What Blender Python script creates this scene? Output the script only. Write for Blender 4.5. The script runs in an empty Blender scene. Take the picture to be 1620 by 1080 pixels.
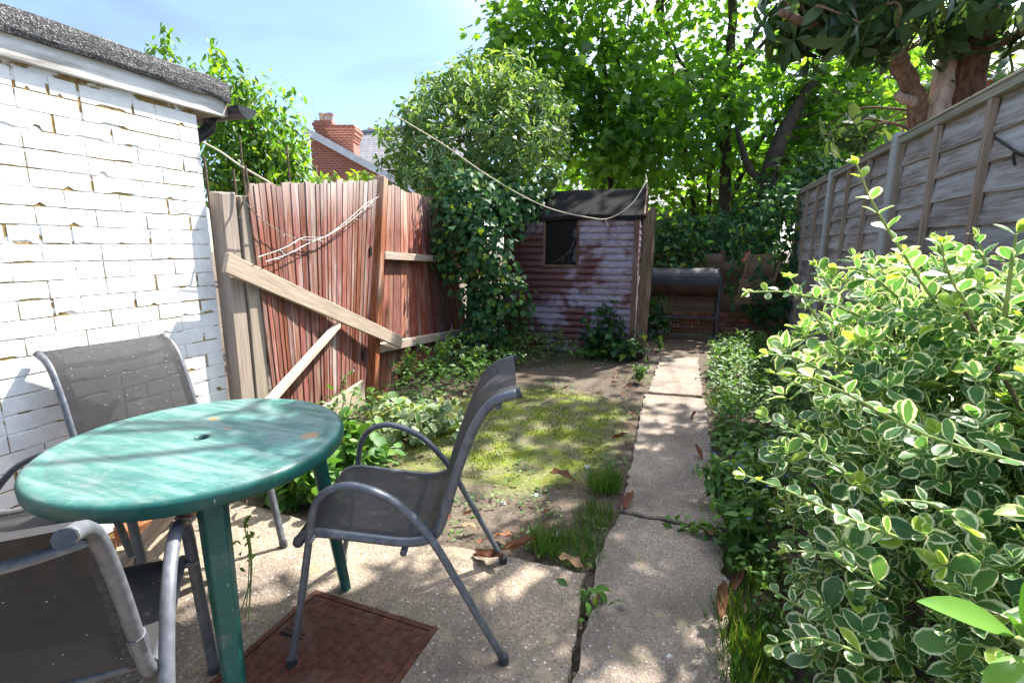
import bpy, math, random
import numpy as np
from mathutils import Vector, Matrix

random.seed(7)
rng = np.random.default_rng(11)
sc = bpy.context.scene
col = sc.collection

# ------------------------------------------------------------------ camera
F, HOR, CH = 780.0, 390.0, 1.38                 # focal length in pixels of the 1620 px photo, horizon row, eye height
PIT = math.atan((540 - HOR) / F)
YAW = math.radians(20.1)
cam_d = bpy.data.cameras.new('camera')
cam_d.sensor_width = 36.0
cam_d.lens = F / 1620 * 36.0
cam_d.clip_start = 0.05
cam_d.clip_end = 600
cam = bpy.data.objects.new('camera', cam_d)
col.objects.link(cam)
cam.location = (0, 0, CH)
cam.rotation_euler = (math.pi / 2 - PIT, 0, YAW)
sc.camera = cam

# ------------------------------------------------------------------ world, sun, exposure
SUN_AZ, SUN_EL = math.radians(26), math.radians(53)      # azimuth to the right of +Y
SUN = np.array([math.sin(SUN_AZ) * math.cos(SUN_EL), math.cos(SUN_AZ) * math.cos(SUN_EL), math.sin(SUN_EL)])
w = bpy.data.worlds.new('World')
sc.world = w
w.use_nodes = True
wn, wl = w.node_tree.nodes, w.node_tree.links
wn.clear()
wo = wn.new('ShaderNodeOutputWorld')
bg = wn.new('ShaderNodeBackground')
sky = wn.new('ShaderNodeTexSky')
sky.sky_type = 'NISHITA'
sky.sun_disc = False
sky.sun_elevation = SUN_EL
sky.sun_rotation = SUN_AZ
sky.air_density = 1.0
sky.dust_density = 0.6
sky.ozone_density = 5.0
bg.inputs['Strength'].default_value = 0.086
tcw = wn.new('ShaderNodeTexCoord')
mpw = wn.new('ShaderNodeMapping')
mpw.inputs['Scale'].default_value = (1.6, 1.6, 6.0)
mpw.inputs['Rotation'].default_value = (0.25, 0.2, 0.5)
nzw = wn.new('ShaderNodeTexNoise')
nzw.inputs['Scale'].default_value = 1.5
nzw.inputs['Detail'].default_value = 7
nzw.inputs['Distortion'].default_value = 0.6
rpw = wn.new('ShaderNodeValToRGB')
rpw.color_ramp.elements[0].color = (0.38, 0.38, 0.38, 1)      # thin veil of high cloud over the whole sky
rpw.color_ramp.elements[0].position = 0.52
rpw.color_ramp.elements[1].position = 0.88
rpw.color_ramp.elements[1].color = (0.85, 0.85, 0.85, 1)
mxw = wn.new('ShaderNodeMixRGB')
# veil brightens smoothly towards the sun; this out-of-view glow is added fill light
dtw = wn.new('ShaderNodeVectorMath'); dtw.operation = 'DOT_PRODUCT'; dtw.inputs[1].default_value = tuple(SUN)
mrw = wn.new('ShaderNodeMapRange'); mrw.interpolation_type = 'SMOOTHERSTEP'
for k_, v_ in (('From Min', 0.58), ('From Max', 1.0), ('To Min', 0.7), ('To Max', 22.0)): mrw.inputs[k_].default_value = v_
wl.new(tcw.outputs['Generated'], dtw.inputs[0])
wl.new(dtw.outputs['Value'], mrw.inputs['Value'])
wl.new(mrw.outputs[0], mxw.inputs[2])
wl.new(tcw.outputs['Generated'], mpw.inputs['Vector'])
wl.new(mpw.outputs[0], nzw.inputs['Vector'])
wl.new(nzw.outputs['Fac'], rpw.inputs['Fac'])
wl.new(rpw.outputs['Color'], mxw.inputs[0])
wl.new(sky.outputs[0], mxw.inputs[1])
wl.new(mxw.outputs[0], bg.inputs['Color'])
wl.new(bg.outputs[0], wo.inputs['Surface'])

sun_d = bpy.data.lights.new('sun', 'SUN')
sun_d.energy = 3.0
sun_d.angle = math.radians(0.55)
sun_d.color = (1.0, 0.955, 0.88)
sun_o = bpy.data.objects.new('sun', sun_d)
col.objects.link(sun_o)
sun_o.rotation_euler = Vector(-SUN).to_track_quat('-Z', 'Y').to_euler()
sun_o.location = Vector(SUN * 30)

sc.view_settings.view_transform = 'Standard'
sc.view_settings.look = 'None'
sc.view_settings.gamma = 1.0
sc.view_settings.exposure = 2.4
sc.view_settings.use_curve_mapping = False
sc.render.engine = 'CYCLES'
sc.cycles.use_denoising = True
sc.cycles.max_bounces = 10
sc.cycles.diffuse_bounces = 6
sc.cycles.transmission_bounces = 8
sc.cycles.transparent_max_bounces = 8
sc.cycles.sample_clamp_indirect = 6

# ------------------------------------------------------------------ pixel -> place helpers
_fw = np.array([-math.sin(YAW) * math.cos(PIT), math.cos(YAW) * math.cos(PIT), -math.sin(PIT)])
_rt = np.array([math.cos(YAW), math.sin(YAW), 0.0])
_up = np.cross(_rt, _fw)
_C = np.array([0, 0, CH])
def ray(x, y): return _fw + _rt * (x - 810) / F + _up * (540 - y) / F
def G(x, y, z=0.0):
    r = ray(x, y); return _C + (z - CH) / r[2] * r
def PX(x, y, X):
    r = ray(x, y); return _C + r * X / r[0]
def PYY(x, y, Y):
    r = ray(x, y); return _C + r * Y / r[1]
def PP(x, y, p, n):
    r = ray(x, y); p = np.array(p, float); n = np.array(n, float)
    return _C + ((p - _C) @ n) / (r @ n) * r
def D(x, y, d): return _C + ray(x, y) * d
def proj(p):
    v = np.asarray(p, float) - _C
    d = v @ _fw
    return 810 + F * (v @ _rt) / d, 540 - F * (v @ _up) / d, d
def unit(v):
    v = np.asarray(v, float); return v / (np.linalg.norm(v) + 1e-12)

# ------------------------------------------------------------------ objects
def thing(name, label, cat, loc=(0, 0, 0), rotz=0, group=None):
    o = bpy.data.objects.new(name, None)
    o.empty_display_size = 0.1
    col.objects.link(o)
    o.location = tuple(float(v) for v in loc); o.rotation_euler = (0, 0, rotz)
    o['label'] = label; o['category'] = cat
    if group: o['group'] = group
    return o
def tag(o, label=None, cat=None, group=None, kind=None):
    if label: o['label'] = label
    if cat: o['category'] = cat
    if group: o['group'] = group
    if kind: o['kind'] = kind
    return o
def root_loc(p):
    v = Vector((0, 0, 0))
    while p is not None:
        v += p.location; p = p.parent
    return np.array(v)

class MB:
    """collects shapes in world (or local) coordinates; build() links them as one mesh object"""
    def __init__(s): s.v = []; s.f = []
    def raw(s, v, f):
        b = len(s.v); s.v += [tuple(map(float, p)) for p in v]; s.f += [tuple(b + i for i in q) for q in f]; return s
    def hexa(s, b, t):   # two quads of four corners
        return s.raw(list(b) + list(t), [(3, 2, 1, 0), (4, 5, 6, 7), (0, 1, 5, 4), (1, 2, 6, 5), (2, 3, 7, 6), (3, 0, 4, 7)])
    def box(s, lo, hi):
        (a, b, c), (d, e, f) = lo, hi
        return s.hexa([(a, b, c), (d, b, c), (d, e, c), (a, e, c)], [(a, b, f), (d, b, f), (d, e, f), (a, e, f)])
    def bar(s, p, q, wid, thk, up=(0, 0, 1), w2=None):   # a straight timber from p to q
        p, q = np.array(p, float), np.array(q, float); d = unit(q - p)
        a = unit(np.cross(d, up)); b = unit(np.cross(a, d)); w2 = wid if w2 is None else w2
        r = lambda c, w_: [c + a * x * thk / 2 + b * y * w_ / 2 for x, y in ((-1, -1), (1, -1), (1, 1), (-1, 1))]
        return s.hexa(r(p, wid), r(q, w2))
    def tube(s, pts, rad, n=8, flat=1.0, ref=None, cap=True):
        pts = np.array(pts, float); N = len(pts)
        rad = np.full(N, rad, float) if np.isscalar(rad) else np.array(rad, float)
        tang = np.gradient(pts, axis=0); tang /= np.linalg.norm(tang, axis=1)[:, None] + 1e-12
        if ref is None:
            ref = np.array([0, 0, 1.0]) if abs(tang[0][2]) < .9 else np.array([1.0, 0, 0])
        ref = np.array(ref, float); vs = []
        for i in range(N):
            a = np.cross(tang[i], ref)
            if np.linalg.norm(a) < 1e-3: a = np.cross(tang[i], (0.3, 0.5, 0.8))
            a = unit(a); b = unit(np.cross(a, tang[i])); ref = b
            for k in range(n):
                t = 2 * math.pi * k / n
                vs.append(pts[i] + rad[i] * (math.cos(t) * a * flat + math.sin(t) * b))
        fs = [(i * n + k, i * n + (k + 1) % n, (i + 1) * n + (k + 1) % n, (i + 1) * n + k) for i in range(N - 1) for k in range(n)]
        if cap: fs += [tuple(range(n))[::-1], tuple((N - 1) * n + k for k in range(n))]
        return s.raw(vs, fs)
    def lathe(s, prof, c=(0, 0, 0), n=48, cap=False):
        c = np.array(c, float); vs = []
        for r, z in prof:
            for k in range(n):
                t = 2 * math.pi * k / n; vs.append(c + np.array([r * math.cos(t), r * math.sin(t), z]))
        m = len(prof)
        fs = [(i * n + k, i * n + (k + 1) % n, (i + 1) * n + (k + 1) % n, (i + 1) * n + k) for i in range(m - 1) for k in range(n)]
        if cap: fs += [tuple(range(n))[::-1], tuple((m - 1) * n + k for k in range(n))]
        return s.raw(vs, fs)
    def mesh(s, name, off=None):
        m = bpy.data.meshes.new(name)
        v = np.array(s.v, float)
        if off is not None: v = v - off
        m.from_pydata(v.tolist(), [], s.f); m.validate(); m.update(); return m
    def build(s, name, mat, parent=None, smooth=False, world=True, bevel=0.0, align=None):
        off = root_loc(parent) if (parent is not None and world) else None
        Q = None
        if align is not None:      # give the object its own axes so that the wood grain runs along the piece
            org, ax, d = np.array(s.v).mean(0), 'xyz'.index(align[0]), unit(align[1])
            h = np.array([0, 0, 1.0]) if abs(d[2]) < .8 else np.array([1.0, 0, 0])
            e1 = unit(np.cross(d, h)); e2 = np.cross(d, e1)
            Q = np.zeros((3, 3)); Q[:, ax] = d; Q[:, (ax + 1) % 3] = e1; Q[:, (ax + 2) % 3] = e2
            s.v = [tuple(Q.T @ (np.array(p) - org)) for p in s.v]
            mt = Matrix([[*Q[i], float(org[i] - (off[i] if off is not None else 0))] for i in range(3)] + [[0, 0, 0, 1]]); off = None
        m = s.mesh(name, off)
        if bevel > 0:
            import bmesh
            bm = bmesh.new(); bm.from_mesh(m)
            bmesh.ops.bevel(bm, geom=list(bm.edges), offset=bevel, segments=1, affect='EDGES', clamp_overlap=True)
            bm.to_mesh(m); bm.free()
        if smooth:
            for p in m.polygons: p.use_smooth = True
        o = bpy.data.objects.new(name, m)
        if mat: m.materials.append(mat)
        if parent is not None: o.parent = parent
        if Q is not None: o.matrix_basis = mt
        col.objects.link(o)
        if smooth == 'auto':
            m.shade_auto = True if hasattr(m, 'shade_auto') else None
        return o
def inst(name, mesh, parent, M):
    o = bpy.data.objects.new(name, mesh); o.parent = parent
    o.matrix_basis = M; col.objects.link(o); return o
def catmull(pts, n=6):
    P = np.array(pts, float); P = np.vstack([2 * P[0] - P[1], P, 2 * P[-1] - P[-2]]); out = []
    for i in range(1, len(P) - 2):
        for t in np.linspace(0, 1, n, endpoint=False):
            a, b, c, d = P[i - 1:i + 3]
            out.append(.5 * (2 * b + (c - a) * t + (2 * a - 5 * b + 4 * c - d) * t * t + (3 * b - a - 3 * c + d) * t ** 3))
    out.append(P[-2]); return np.array(out)

# ------------------------------------------------------------------ materials
def rgba(c): return (c[0], c[1], c[2], 1.0)
class NT:
    def __init__(s, name):
        s.m = bpy.data.materials.new(name); s.m.use_nodes = True
        s.t = s.m.node_tree; s.t.nodes.clear()
        s.out = s.n('ShaderNodeOutputMaterial')
    def n(s, typ, **kw):
        x = s.t.nodes.new(typ)
        for k, v in kw.items(): setattr(x, k, v)
        return x
    def l(s, a, b): s.t.links.new(a, b)
    def coord(s, kind='Object', scale=(1, 1, 1), rnd=True):
        tc = s.n('ShaderNodeTexCoord'); mp = s.n('ShaderNodeMapping'); mp.inputs['Scale'].default_value = scale
        s.l(tc.outputs[kind], mp.inputs['Vector'])
        if rnd:
            oi = s.n('ShaderNodeObjectInfo'); mu = s.n('ShaderNodeMath', operation='MULTIPLY'); mu.inputs[1].default_value = 37.0
            s.l(oi.outputs['Random'], mu.inputs[0]); s.l(mu.outputs[0], mp.inputs['Location'])
        return mp.outputs[0]
    def noise(s, vec, scale, detail=4, rough=.55, dist=0):
        x = s.n('ShaderNodeTexNoise'); x.inputs['Scale'].default_value = scale; x.inputs['Detail'].default_value = detail
        x.inputs['Roughness'].default_value = rough; x.inputs['Distortion'].default_value = dist
        s.l(vec, x.inputs['Vector']); return x.outputs['Fac']
    def ramp(s, fac, stops):
        x = s.n('ShaderNodeValToRGB'); e = x.color_ramp.elements
        while len(e) < len(stops): e.new(.5)
        for q, (p, c) in zip(e, stops):
            q.position = p; q.color = rgba(c) if not np.isscalar(c) else (c, c, c, 1)
        s.l(fac, x.inputs['Fac']); return x.outputs['Color']
    def mix(s, fac, a, b, typ='MIX'):
        x = s.n('ShaderNodeMixRGB', blend_type=typ)
        for i, v in ((0, fac), (1, a), (2, b)):
            if hasattr(v, 'is_output'): s.l(v, x.inputs[i])
            else: x.inputs[i].default_value = v if i == 0 else rgba(v)
        return x.outputs[0]
    def math(s, op, a, b=None):
        x = s.n('ShaderNodeMath', operation=op)
        for i, v in enumerate((a, b)):
            if v is None: continue
            if hasattr(v, 'is_output'): s.l(v, x.inputs[i])
            else: x.inputs[i].default_value = v
        return x.outputs[0]
    def rand_hsv(s, colr, hv=.03, sv=.25, vv=.35):
        oi = s.n('ShaderNodeObjectInfo'); h = s.n('ShaderNodeHueSaturation')
        r = oi.outputs['Random']
        s.l(s.math('MULTIPLY_ADD_', r) if False else s.lin(r, hv * 2, .5 - hv), h.inputs['Hue'])
        s.l(s.lin(s.math('FRACT', s.math('MULTIPLY', r, 7.3)), sv * 2, 1 - sv), h.inputs['Saturation'])
        s.l(s.lin(s.math('FRACT', s.math('MULTIPLY', r, 13.7)), vv * 2, 1 - vv), h.inputs['Value'])
        s.l(colr, h.inputs['Color']); return h.outputs[0]
    def lin(s, a, k, c): return s.math('ADD', s.math('MULTIPLY', a, k), c)
    def principled(s, colr, rough=.8, spec=.3, bump=None, bstr=.4, bdist=.01, metal=0.0):
        p = s.n('ShaderNodeBsdfPrincipled')
        if hasattr(colr, 'is_output'): s.l(colr, p.inputs['Base Color'])
        else: p.inputs['Base Color'].default_value = rgba(colr)
        if hasattr(rough, 'is_output'): s.l(rough, p.inputs['Roughness'])
        else: p.inputs['Roughness'].default_value = rough
        p.inputs['Specular IOR Level'].default_value = spec
        p.inputs['Metallic'].default_value = metal
        if bump is not None:
            b = s.n('ShaderNodeBump'); b.inputs['Strength'].default_value = bstr; b.inputs['Distance'].default_value = bdist
            s.l(bump, b.inputs['Height']); s.l(b.outputs[0], p.inputs['Normal'])
        return p
    def done(s, sh): s.l(sh.outputs[0], s.out.inputs['Surface']); return s.m

def simple(name, stops, scale=8, rough=.8, spec=.3, bump=.4, stretch=(1, 1, 1), detail=5, metal=0.0, vary=0.0, bdist=.005, dist=0):
    t = NT(name); v = t.coord('Object', stretch); f = t.noise(v, scale, detail, .6, dist)
    c = t.ramp(f, stops)
    if vary: c = t.rand_hsv(c, .01, vary * .5, vary)
    return t.done(t.principled(c, rough, spec, f, bump, bdist, metal))

def wood(name, lo, mid, hi, axis, grey=None, greyamt=.5, vary=.25, rough=.85, gscale=70, bump=.6, topgrey=None):
    """stretched grain along one axis; grey = weathered patches; topgrey=(z0,z1,col) for sun-bleached ends"""
    t = NT(name)
    st = [1.0, 1.0, 1.0]; st['xyz'.index(axis)] = .045
    v = t.coord('Object', tuple(st)); f = t.noise(v, gscale, 6, .65, .12)
    st2 = [1.0, 1.0, 1.0]; st2['xyz'.index(axis)] = .16
    g = t.noise(t.coord('Object', tuple(st2)), 9, 4, .6, .3)
    st4 = [1.0, 1.0, 1.0]; st4['xyz'.index(axis)] = .018
    f = t.math('ADD', t.math('MULTIPLY', f, .62), t.math('MULTIPLY', t.noise(t.coord('Object', tuple(st4)), gscale * 3.2, 3, .6), .38))
    c = t.ramp(f, [(.34, lo), (.5, mid), (.66, hi)])
    if grey is not None:
        msk = t.ramp(g, [(greyamt - .08, 0), (greyamt + .12, 1)])
        c = t.mix(msk, c, t.mix(f, [k * .55 for k in grey], [min(1, k * 1.35) for k in grey]))
    if topgrey:
        tc = t.n('ShaderNodeTexCoord'); sx = t.n('ShaderNodeSeparateXYZ')
        ge = t.n('ShaderNodeNewGeometry'); t.l(ge.outputs['Position'], sx.inputs[0])
        z = t.lin(sx.outputs['Z'], 1 / (topgrey[1] - topgrey[0]), -topgrey[0] / (topgrey[1] - topgrey[0]))
        z = t.math('ADD', z, t.lin(g, 1.0, -.5)); z = t.math('MINIMUM', t.math('MAXIMUM', z, 0.0), 1.0)
        c = t.mix(z, c, t.mix(f, [k * .7 for k in topgrey[2]], [min(1, k * 1.3) for k in topgrey[2]]))
    # dark knots
    kn = t.n('ShaderNodeTexVoronoi'); kn.inputs['Scale'].default_value = 3.1
    st3 = [1.0, 1.0, 1.0]; st3['xyz'.index(axis)] = .45
    t.l(t.coord('Object', tuple(st3)), kn.inputs['Vector'])
    c = t.mix(t.ramp(kn.outputs['Distance'], [(.025, .85), (.07, 0)]), c, [k * .35 for k in lo])
    if vary: c = t.rand_hsv(c, .012, vary * .5, vary)
    return t.done(t.principled(c, rough, .2, f, bump, .004))

M = {}
TC = np.array([-1.52, 1.115, 0]); TZ = .75          # green table: centre and height
# --- masonry and ground
def mk_brickpaint(name, mortar=False):
    t = NT(name); v = t.coord('Object', (1, 1, 1)); f = t.noise(v, 30, 6, .65); g = t.noise(v, 5, 4, .6)
    c = t.ramp(f, [(.25, (.70, .70, .69)), (.6, (.80, .80, .79))])
    c = t.mix(t.ramp(g, [(.60, 0), (.75, .35)]), c, (.58, .57, .53))
    if mortar:
        vg = t.coord('Object', (1, 1, 2.2), rnd=False); h = t.noise(vg, 6.5, 5, .6)
        c = t.mix(t.ramp(h, [(.46, 0), (.51, 1)]), c, t.ramp(f, [(.3, (.14, .085, .025)), (.7, (.42, .28, .10))]))
    else:
        # chipped paint with red brick showing
        h = t.noise(v, 11, 5, .7, .4); c = t.mix(t.ramp(h, [(.70, 0), (.73, 1)]), c, (.34, .13, .07))
    return t.done(t.principled(c, .65, .3, f, .5, .004))
M['paint_brick'] = mk_brickpaint('painted_brick'); M['paint_mortar'] = mk_brickpaint('painted_mortar', True)
M['fascia'] = wood('flaking_white_fascia', (.50, .49, .46), (.72, .71, .69), (.80, .79, .78), 'y', (.19, .17, .15), .55, 0, .7, 45)
def mk_felt():
    t = NT('mineral_felt'); v = t.coord('Object'); vo = t.n('ShaderNodeTexVoronoi'); vo.inputs['Scale'].default_value = 210
    t.l(v, vo.inputs['Vector']); f = t.noise(v, 160, 3); g = t.noise(v, 3, 4)
    c = t.ramp(vo.outputs['Color'], [(.25, (.045, .045, .047)), (.6, (.10, .10, .10)), (.85, (.30, .29, .29))])
    c = t.mix(t.ramp(g, [(.5, 0), (.75, .4)]), c, (.055, .055, .05))
    return t.done(t.principled(c, .95, .2, vo.outputs['Distance'], .8, .004))
M['felt'] = mk_felt()
def mk_concrete(name, lo, mid, hi, moss=.0, agg=120):
    t = NT(name); v = t.coord('Object', rnd=False)
    vo = t.n('ShaderNodeTexVoronoi'); vo.inputs['Scale'].default_value = agg; t.l(v, vo.inputs['Vector'])
    f = t.noise(v, 60, 6, .7); g = t.noise(v, 2.6, 6, .62, .4); h = t.noise(v, 9, 5, .6)
    c = t.ramp(f, [(.3, lo), (.5, mid), (.72, hi)])
    peb = t.ramp(vo.outputs['Color'], [(.1, (.10, .075, .055)), (.45, (.26, .20, .14)), (.8, (.52, .47, .40))])
    c = t.mix(t.ramp(vo.outputs['Distance'], [(.25, .8), (.5, 0)]), c, peb)
    c = t.mix(t.ramp(g, [(.38, 0), (.62, .8)]), c, t.mix(f, (.07, .056, .048), (.20, .165, .14)))
    c = t.mix(t.ramp(h, [(.58, 0), (.72, .55)]), c, (.42, .35, .22))
    v2 = t.n('ShaderNodeTexVoronoi'); v2.inputs['Scale'].default_value = agg * .52; t.l(v, v2.inputs['Vector'])
    c = t.mix(t.ramp(v2.outputs['Distance'], [(.20, .85), (.32, 0)]), c, t.ramp(v2.outputs['Color'], [(.15, (.09, .065, .05)), (.4, (.30, .22, .15)), (.6, (.24, .20, .17)), (.9, (.62, .57, .50))]))
    if moss: c = t.mix(t.ramp(t.noise(v, 4.5, 6, .7), [(.58, 0), (.70, moss)]), c, (.16, .17, .04))
    b = t.math('ADD', vo.outputs['Distance'], f)
    return t.done(t.principled(c, .9, .25, b, .8, .005))
M['patio'] = mk_concrete('aggregate_concrete', (.185, .14, .098), (.30, .238, .172), (.42, .345, .255), .4, 100)
M['path'] = mk_concrete('worn_path_concrete', (.20, .155, .122), (.30, .242, .195), (.40, .335, .275), .3, 120)
def mk_soil():
    t = NT('soil_and_moss'); ge = t.n('ShaderNodeNewGeometry'); pos = ge.outputs['Position']
    f = t.noise(pos, 45, 7, .7); g = t.noise(pos, 5, 6, .65); k = t.noise(pos, 1.1, 4, .6)
    soil = t.ramp(f, [(.3, (.05, .037, .028)), (.55, (.12, .092, .07)), (.75, (.21, .17, .135))])
    moss = t.ramp(f, [(.25, (.06, .085, .012)), (.5, (.17, .21, .025)), (.75, (.28, .31, .05))])
    grey = t.ramp(f, [(.3, (.10, .085, .06)), (.7, (.22, .19, .15))])
    # moss sheet between the bed and the path: a worn rounded patch around (-1.2, 3.6)
    sx = t.n('ShaderNodeSeparateXYZ'); t.l(pos, sx.inputs[0])
    dx = t.math('ABSOLUTE', t.lin(sx.outputs['X'], 1 / .86, 1.25 / .86)); dy = t.math('ABSOLUTE', t.lin(sx.outputs['Y'], 1 / 1.15, -3.55 / 1.15))
    r = t.math('ADD', t.math('POWER', dx, 3.0), t.math('POWER', dy, 3.0))
    r = t.math('ADD', r, t.lin(g, 2.2, -1.1)); r = t.math('ADD', r, t.lin(k, 1.2, -.6))
    mm = t.ramp(r, [(.55, 1), (1.05, 0)])
    c = t.mix(t.ramp(k, [(.50, 0), (.66, .7)]), soil, grey)
    mossy = t.mix(t.ramp(g, [(.42, .25), (.60, 1)]), grey, moss)
    c = t.mix(mm, c, mossy)
    vo = t.n('ShaderNodeTexVoronoi'); vo.inputs['Scale'].default_value = 26; t.l(pos, vo.inputs['Vector'])
    c = t.mix(t.ramp(vo.outputs['Distance'], [(.06, .9), (.10, 0)]), c, t.mix(vo.outputs['Color'], (.20, .15, .10), (.5, .47, .42)))
    return t.done(t.principled(c, .95, .15, f, .9, .02))
M['soil'] = mk_soil()
# --- timber
M['fence_red'] = wood('weathered_red_fence', (.060, .020, .015), (.185, .066, .046), (.34, .175, .135), 'z', (.33, .27, .24), .60, .30, gscale=120, bump=.9, topgrey=(1.55, 2.0, (.42, .365, .335)))
M['fence_red2'] = wood('red_fence_stain', (.075, .022, .013), (.225, .070, .040), (.40, .20, .135), 'z', (.36, .25, .20), .62, .28, gscale=120, bump=.9, topgrey=(1.5, 2.2, (.46, .34, .28)))
M['post_grey'] = wood('bare_grey_timber', (.22, .17, .13), (.36, .29, .23), (.48, .41, .34), 'z', (.36, .31, .27), .55, .12)
M['plank_y'] = wood('bare_pale_plank', (.26, .19, .13), (.42, .33, .25), (.56, .47, .38), 'y', (.42, .37, .32), .6, .1)
M['lap_grey'] = wood('grey_lap_board', (.095, .075, .062), (.26, .215, .185), (.50, .44, .395), 'y', (.47, .445, .44), .52, .24, gscale=70, bump=.9)
M['batten'] = wood('fence_batten', (.20, .145, .105), (.33, .25, .185), (.44, .36, .28), 'z', (.36, .32, .29), .6, .15)
M['cap_rail'] = wood('fence_cap_rail', (.21, .175, .135), (.34, .29, .225), (.46, .41, .34), 'y', (.34, .33, .26), .5, .12)
M['conc_post'] = simple('concrete_post', [(.3, (.36, .355, .345)), (.6, (.47, .465, .455)), (.8, (.54, .53, .52))], 40, .85, bump=.5)
def mk_shed():
    t = NT('shed_cladding'); v = t.coord('Object', (.25, 1, 1)); f = t.noise(v, 60, 6, .65)
    gp = t.n('ShaderNodeNewGeometry'); pos = gp.outputs['Position']
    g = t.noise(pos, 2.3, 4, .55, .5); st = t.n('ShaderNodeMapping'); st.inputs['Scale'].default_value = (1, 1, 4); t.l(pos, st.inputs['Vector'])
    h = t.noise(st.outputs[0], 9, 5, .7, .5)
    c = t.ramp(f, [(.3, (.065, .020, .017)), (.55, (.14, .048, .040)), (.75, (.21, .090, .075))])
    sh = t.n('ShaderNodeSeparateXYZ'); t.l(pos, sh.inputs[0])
    g = t.math('ADD', g, t.math('MINIMUM', t.lin(sh.outputs['X'], .09, .125), .07))      # pale mask grows to the right: worn paint plus painted-in sky sheen
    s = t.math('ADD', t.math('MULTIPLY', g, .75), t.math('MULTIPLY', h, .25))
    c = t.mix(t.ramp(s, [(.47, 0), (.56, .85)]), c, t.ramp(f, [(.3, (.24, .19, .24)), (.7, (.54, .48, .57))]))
    return t.done(t.principled(c, t.ramp(h, [(.3, .35), (.7, .6)]), .5, f, .5, .004))
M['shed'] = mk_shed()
M['shed_trim'] = wood('shed_trim_timber', (.075, .035, .022), (.16, .085, .055), (.26, .17, .12), 'z', (.22, .17, .13), .55, .2)
M['split_wood'] = wood('split_rough_timber', (.05, .032, .022), (.17, .115, .075), (.36, .28, .20), 'z', None, .5, .1, gscale=90, bump=1.0)
M['shed_felt'] = simple('old_black_felt', [(.3, (.009, .0085, .0085)), (.6, (.018, .017, .017)), (.8, (.04, .037, .034))], 22, .95, .1, .5)
M['old_panel'] = wood('rotting_brown_panel', (.11, .06, .035), (.24, .14, .085), (.36, .24, .155), 'x', (.28, .22, .165), .6, .3)
# --- metal, plastic
M['chair_metal'] = simple('grey_powder_coat', [(.35, (.085, .092, .105)), (.6, (.13, .138, .155)), (.75, (.20, .21, .225))], 35, .45, .5, .15, metal=.2)
def mk_sling():
    t = NT('sling_mesh'); tc = t.n('ShaderNodeTexCoord'); f = t.noise(tc.outputs['Object'], 14, 6, .7); c = t.ramp(f, [(.3, (.016, .0155, .017)), (.6, (.028, .027, .028)), (.78, (.060, .055, .052))])
    wv = t.n('ShaderNodeTexWave'); wv.inputs['Scale'].default_value = 160; t.l(tc.outputs['Object'], wv.inputs['Vector'])
    c = t.mix(t.math('MULTIPLY', wv.outputs['Fac'], .3), c, (.07, .07, .073))
    vo = t.n('ShaderNodeTexVoronoi'); vo.inputs['Scale'].default_value = 42; t.l(tc.outputs['Object'], vo.inputs['Vector'])
    c = t.mix(t.ramp(vo.outputs['Distance'], [(.055, .8), (.085, 0)]), c, (.45, .43, .42))
    p = t.principled(c, .75, .25, wv.outputs['Fac'], .15, .001)
    tr = t.n('ShaderNodeBsdfTransparent'); mx = t.n('ShaderNodeMixShader'); mx.inputs[0].default_value = .05
    t.l(p.outputs[0], mx.inputs[1]); t.l(tr.outputs[0], mx.inputs[2]); return t.done(mx)
M['sling'] = mk_sling()
M['piping'] = simple('sling_hem', [(.4, (.03, .03, .033)), (.7, (.07, .07, .07))], 60, .8)
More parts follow.
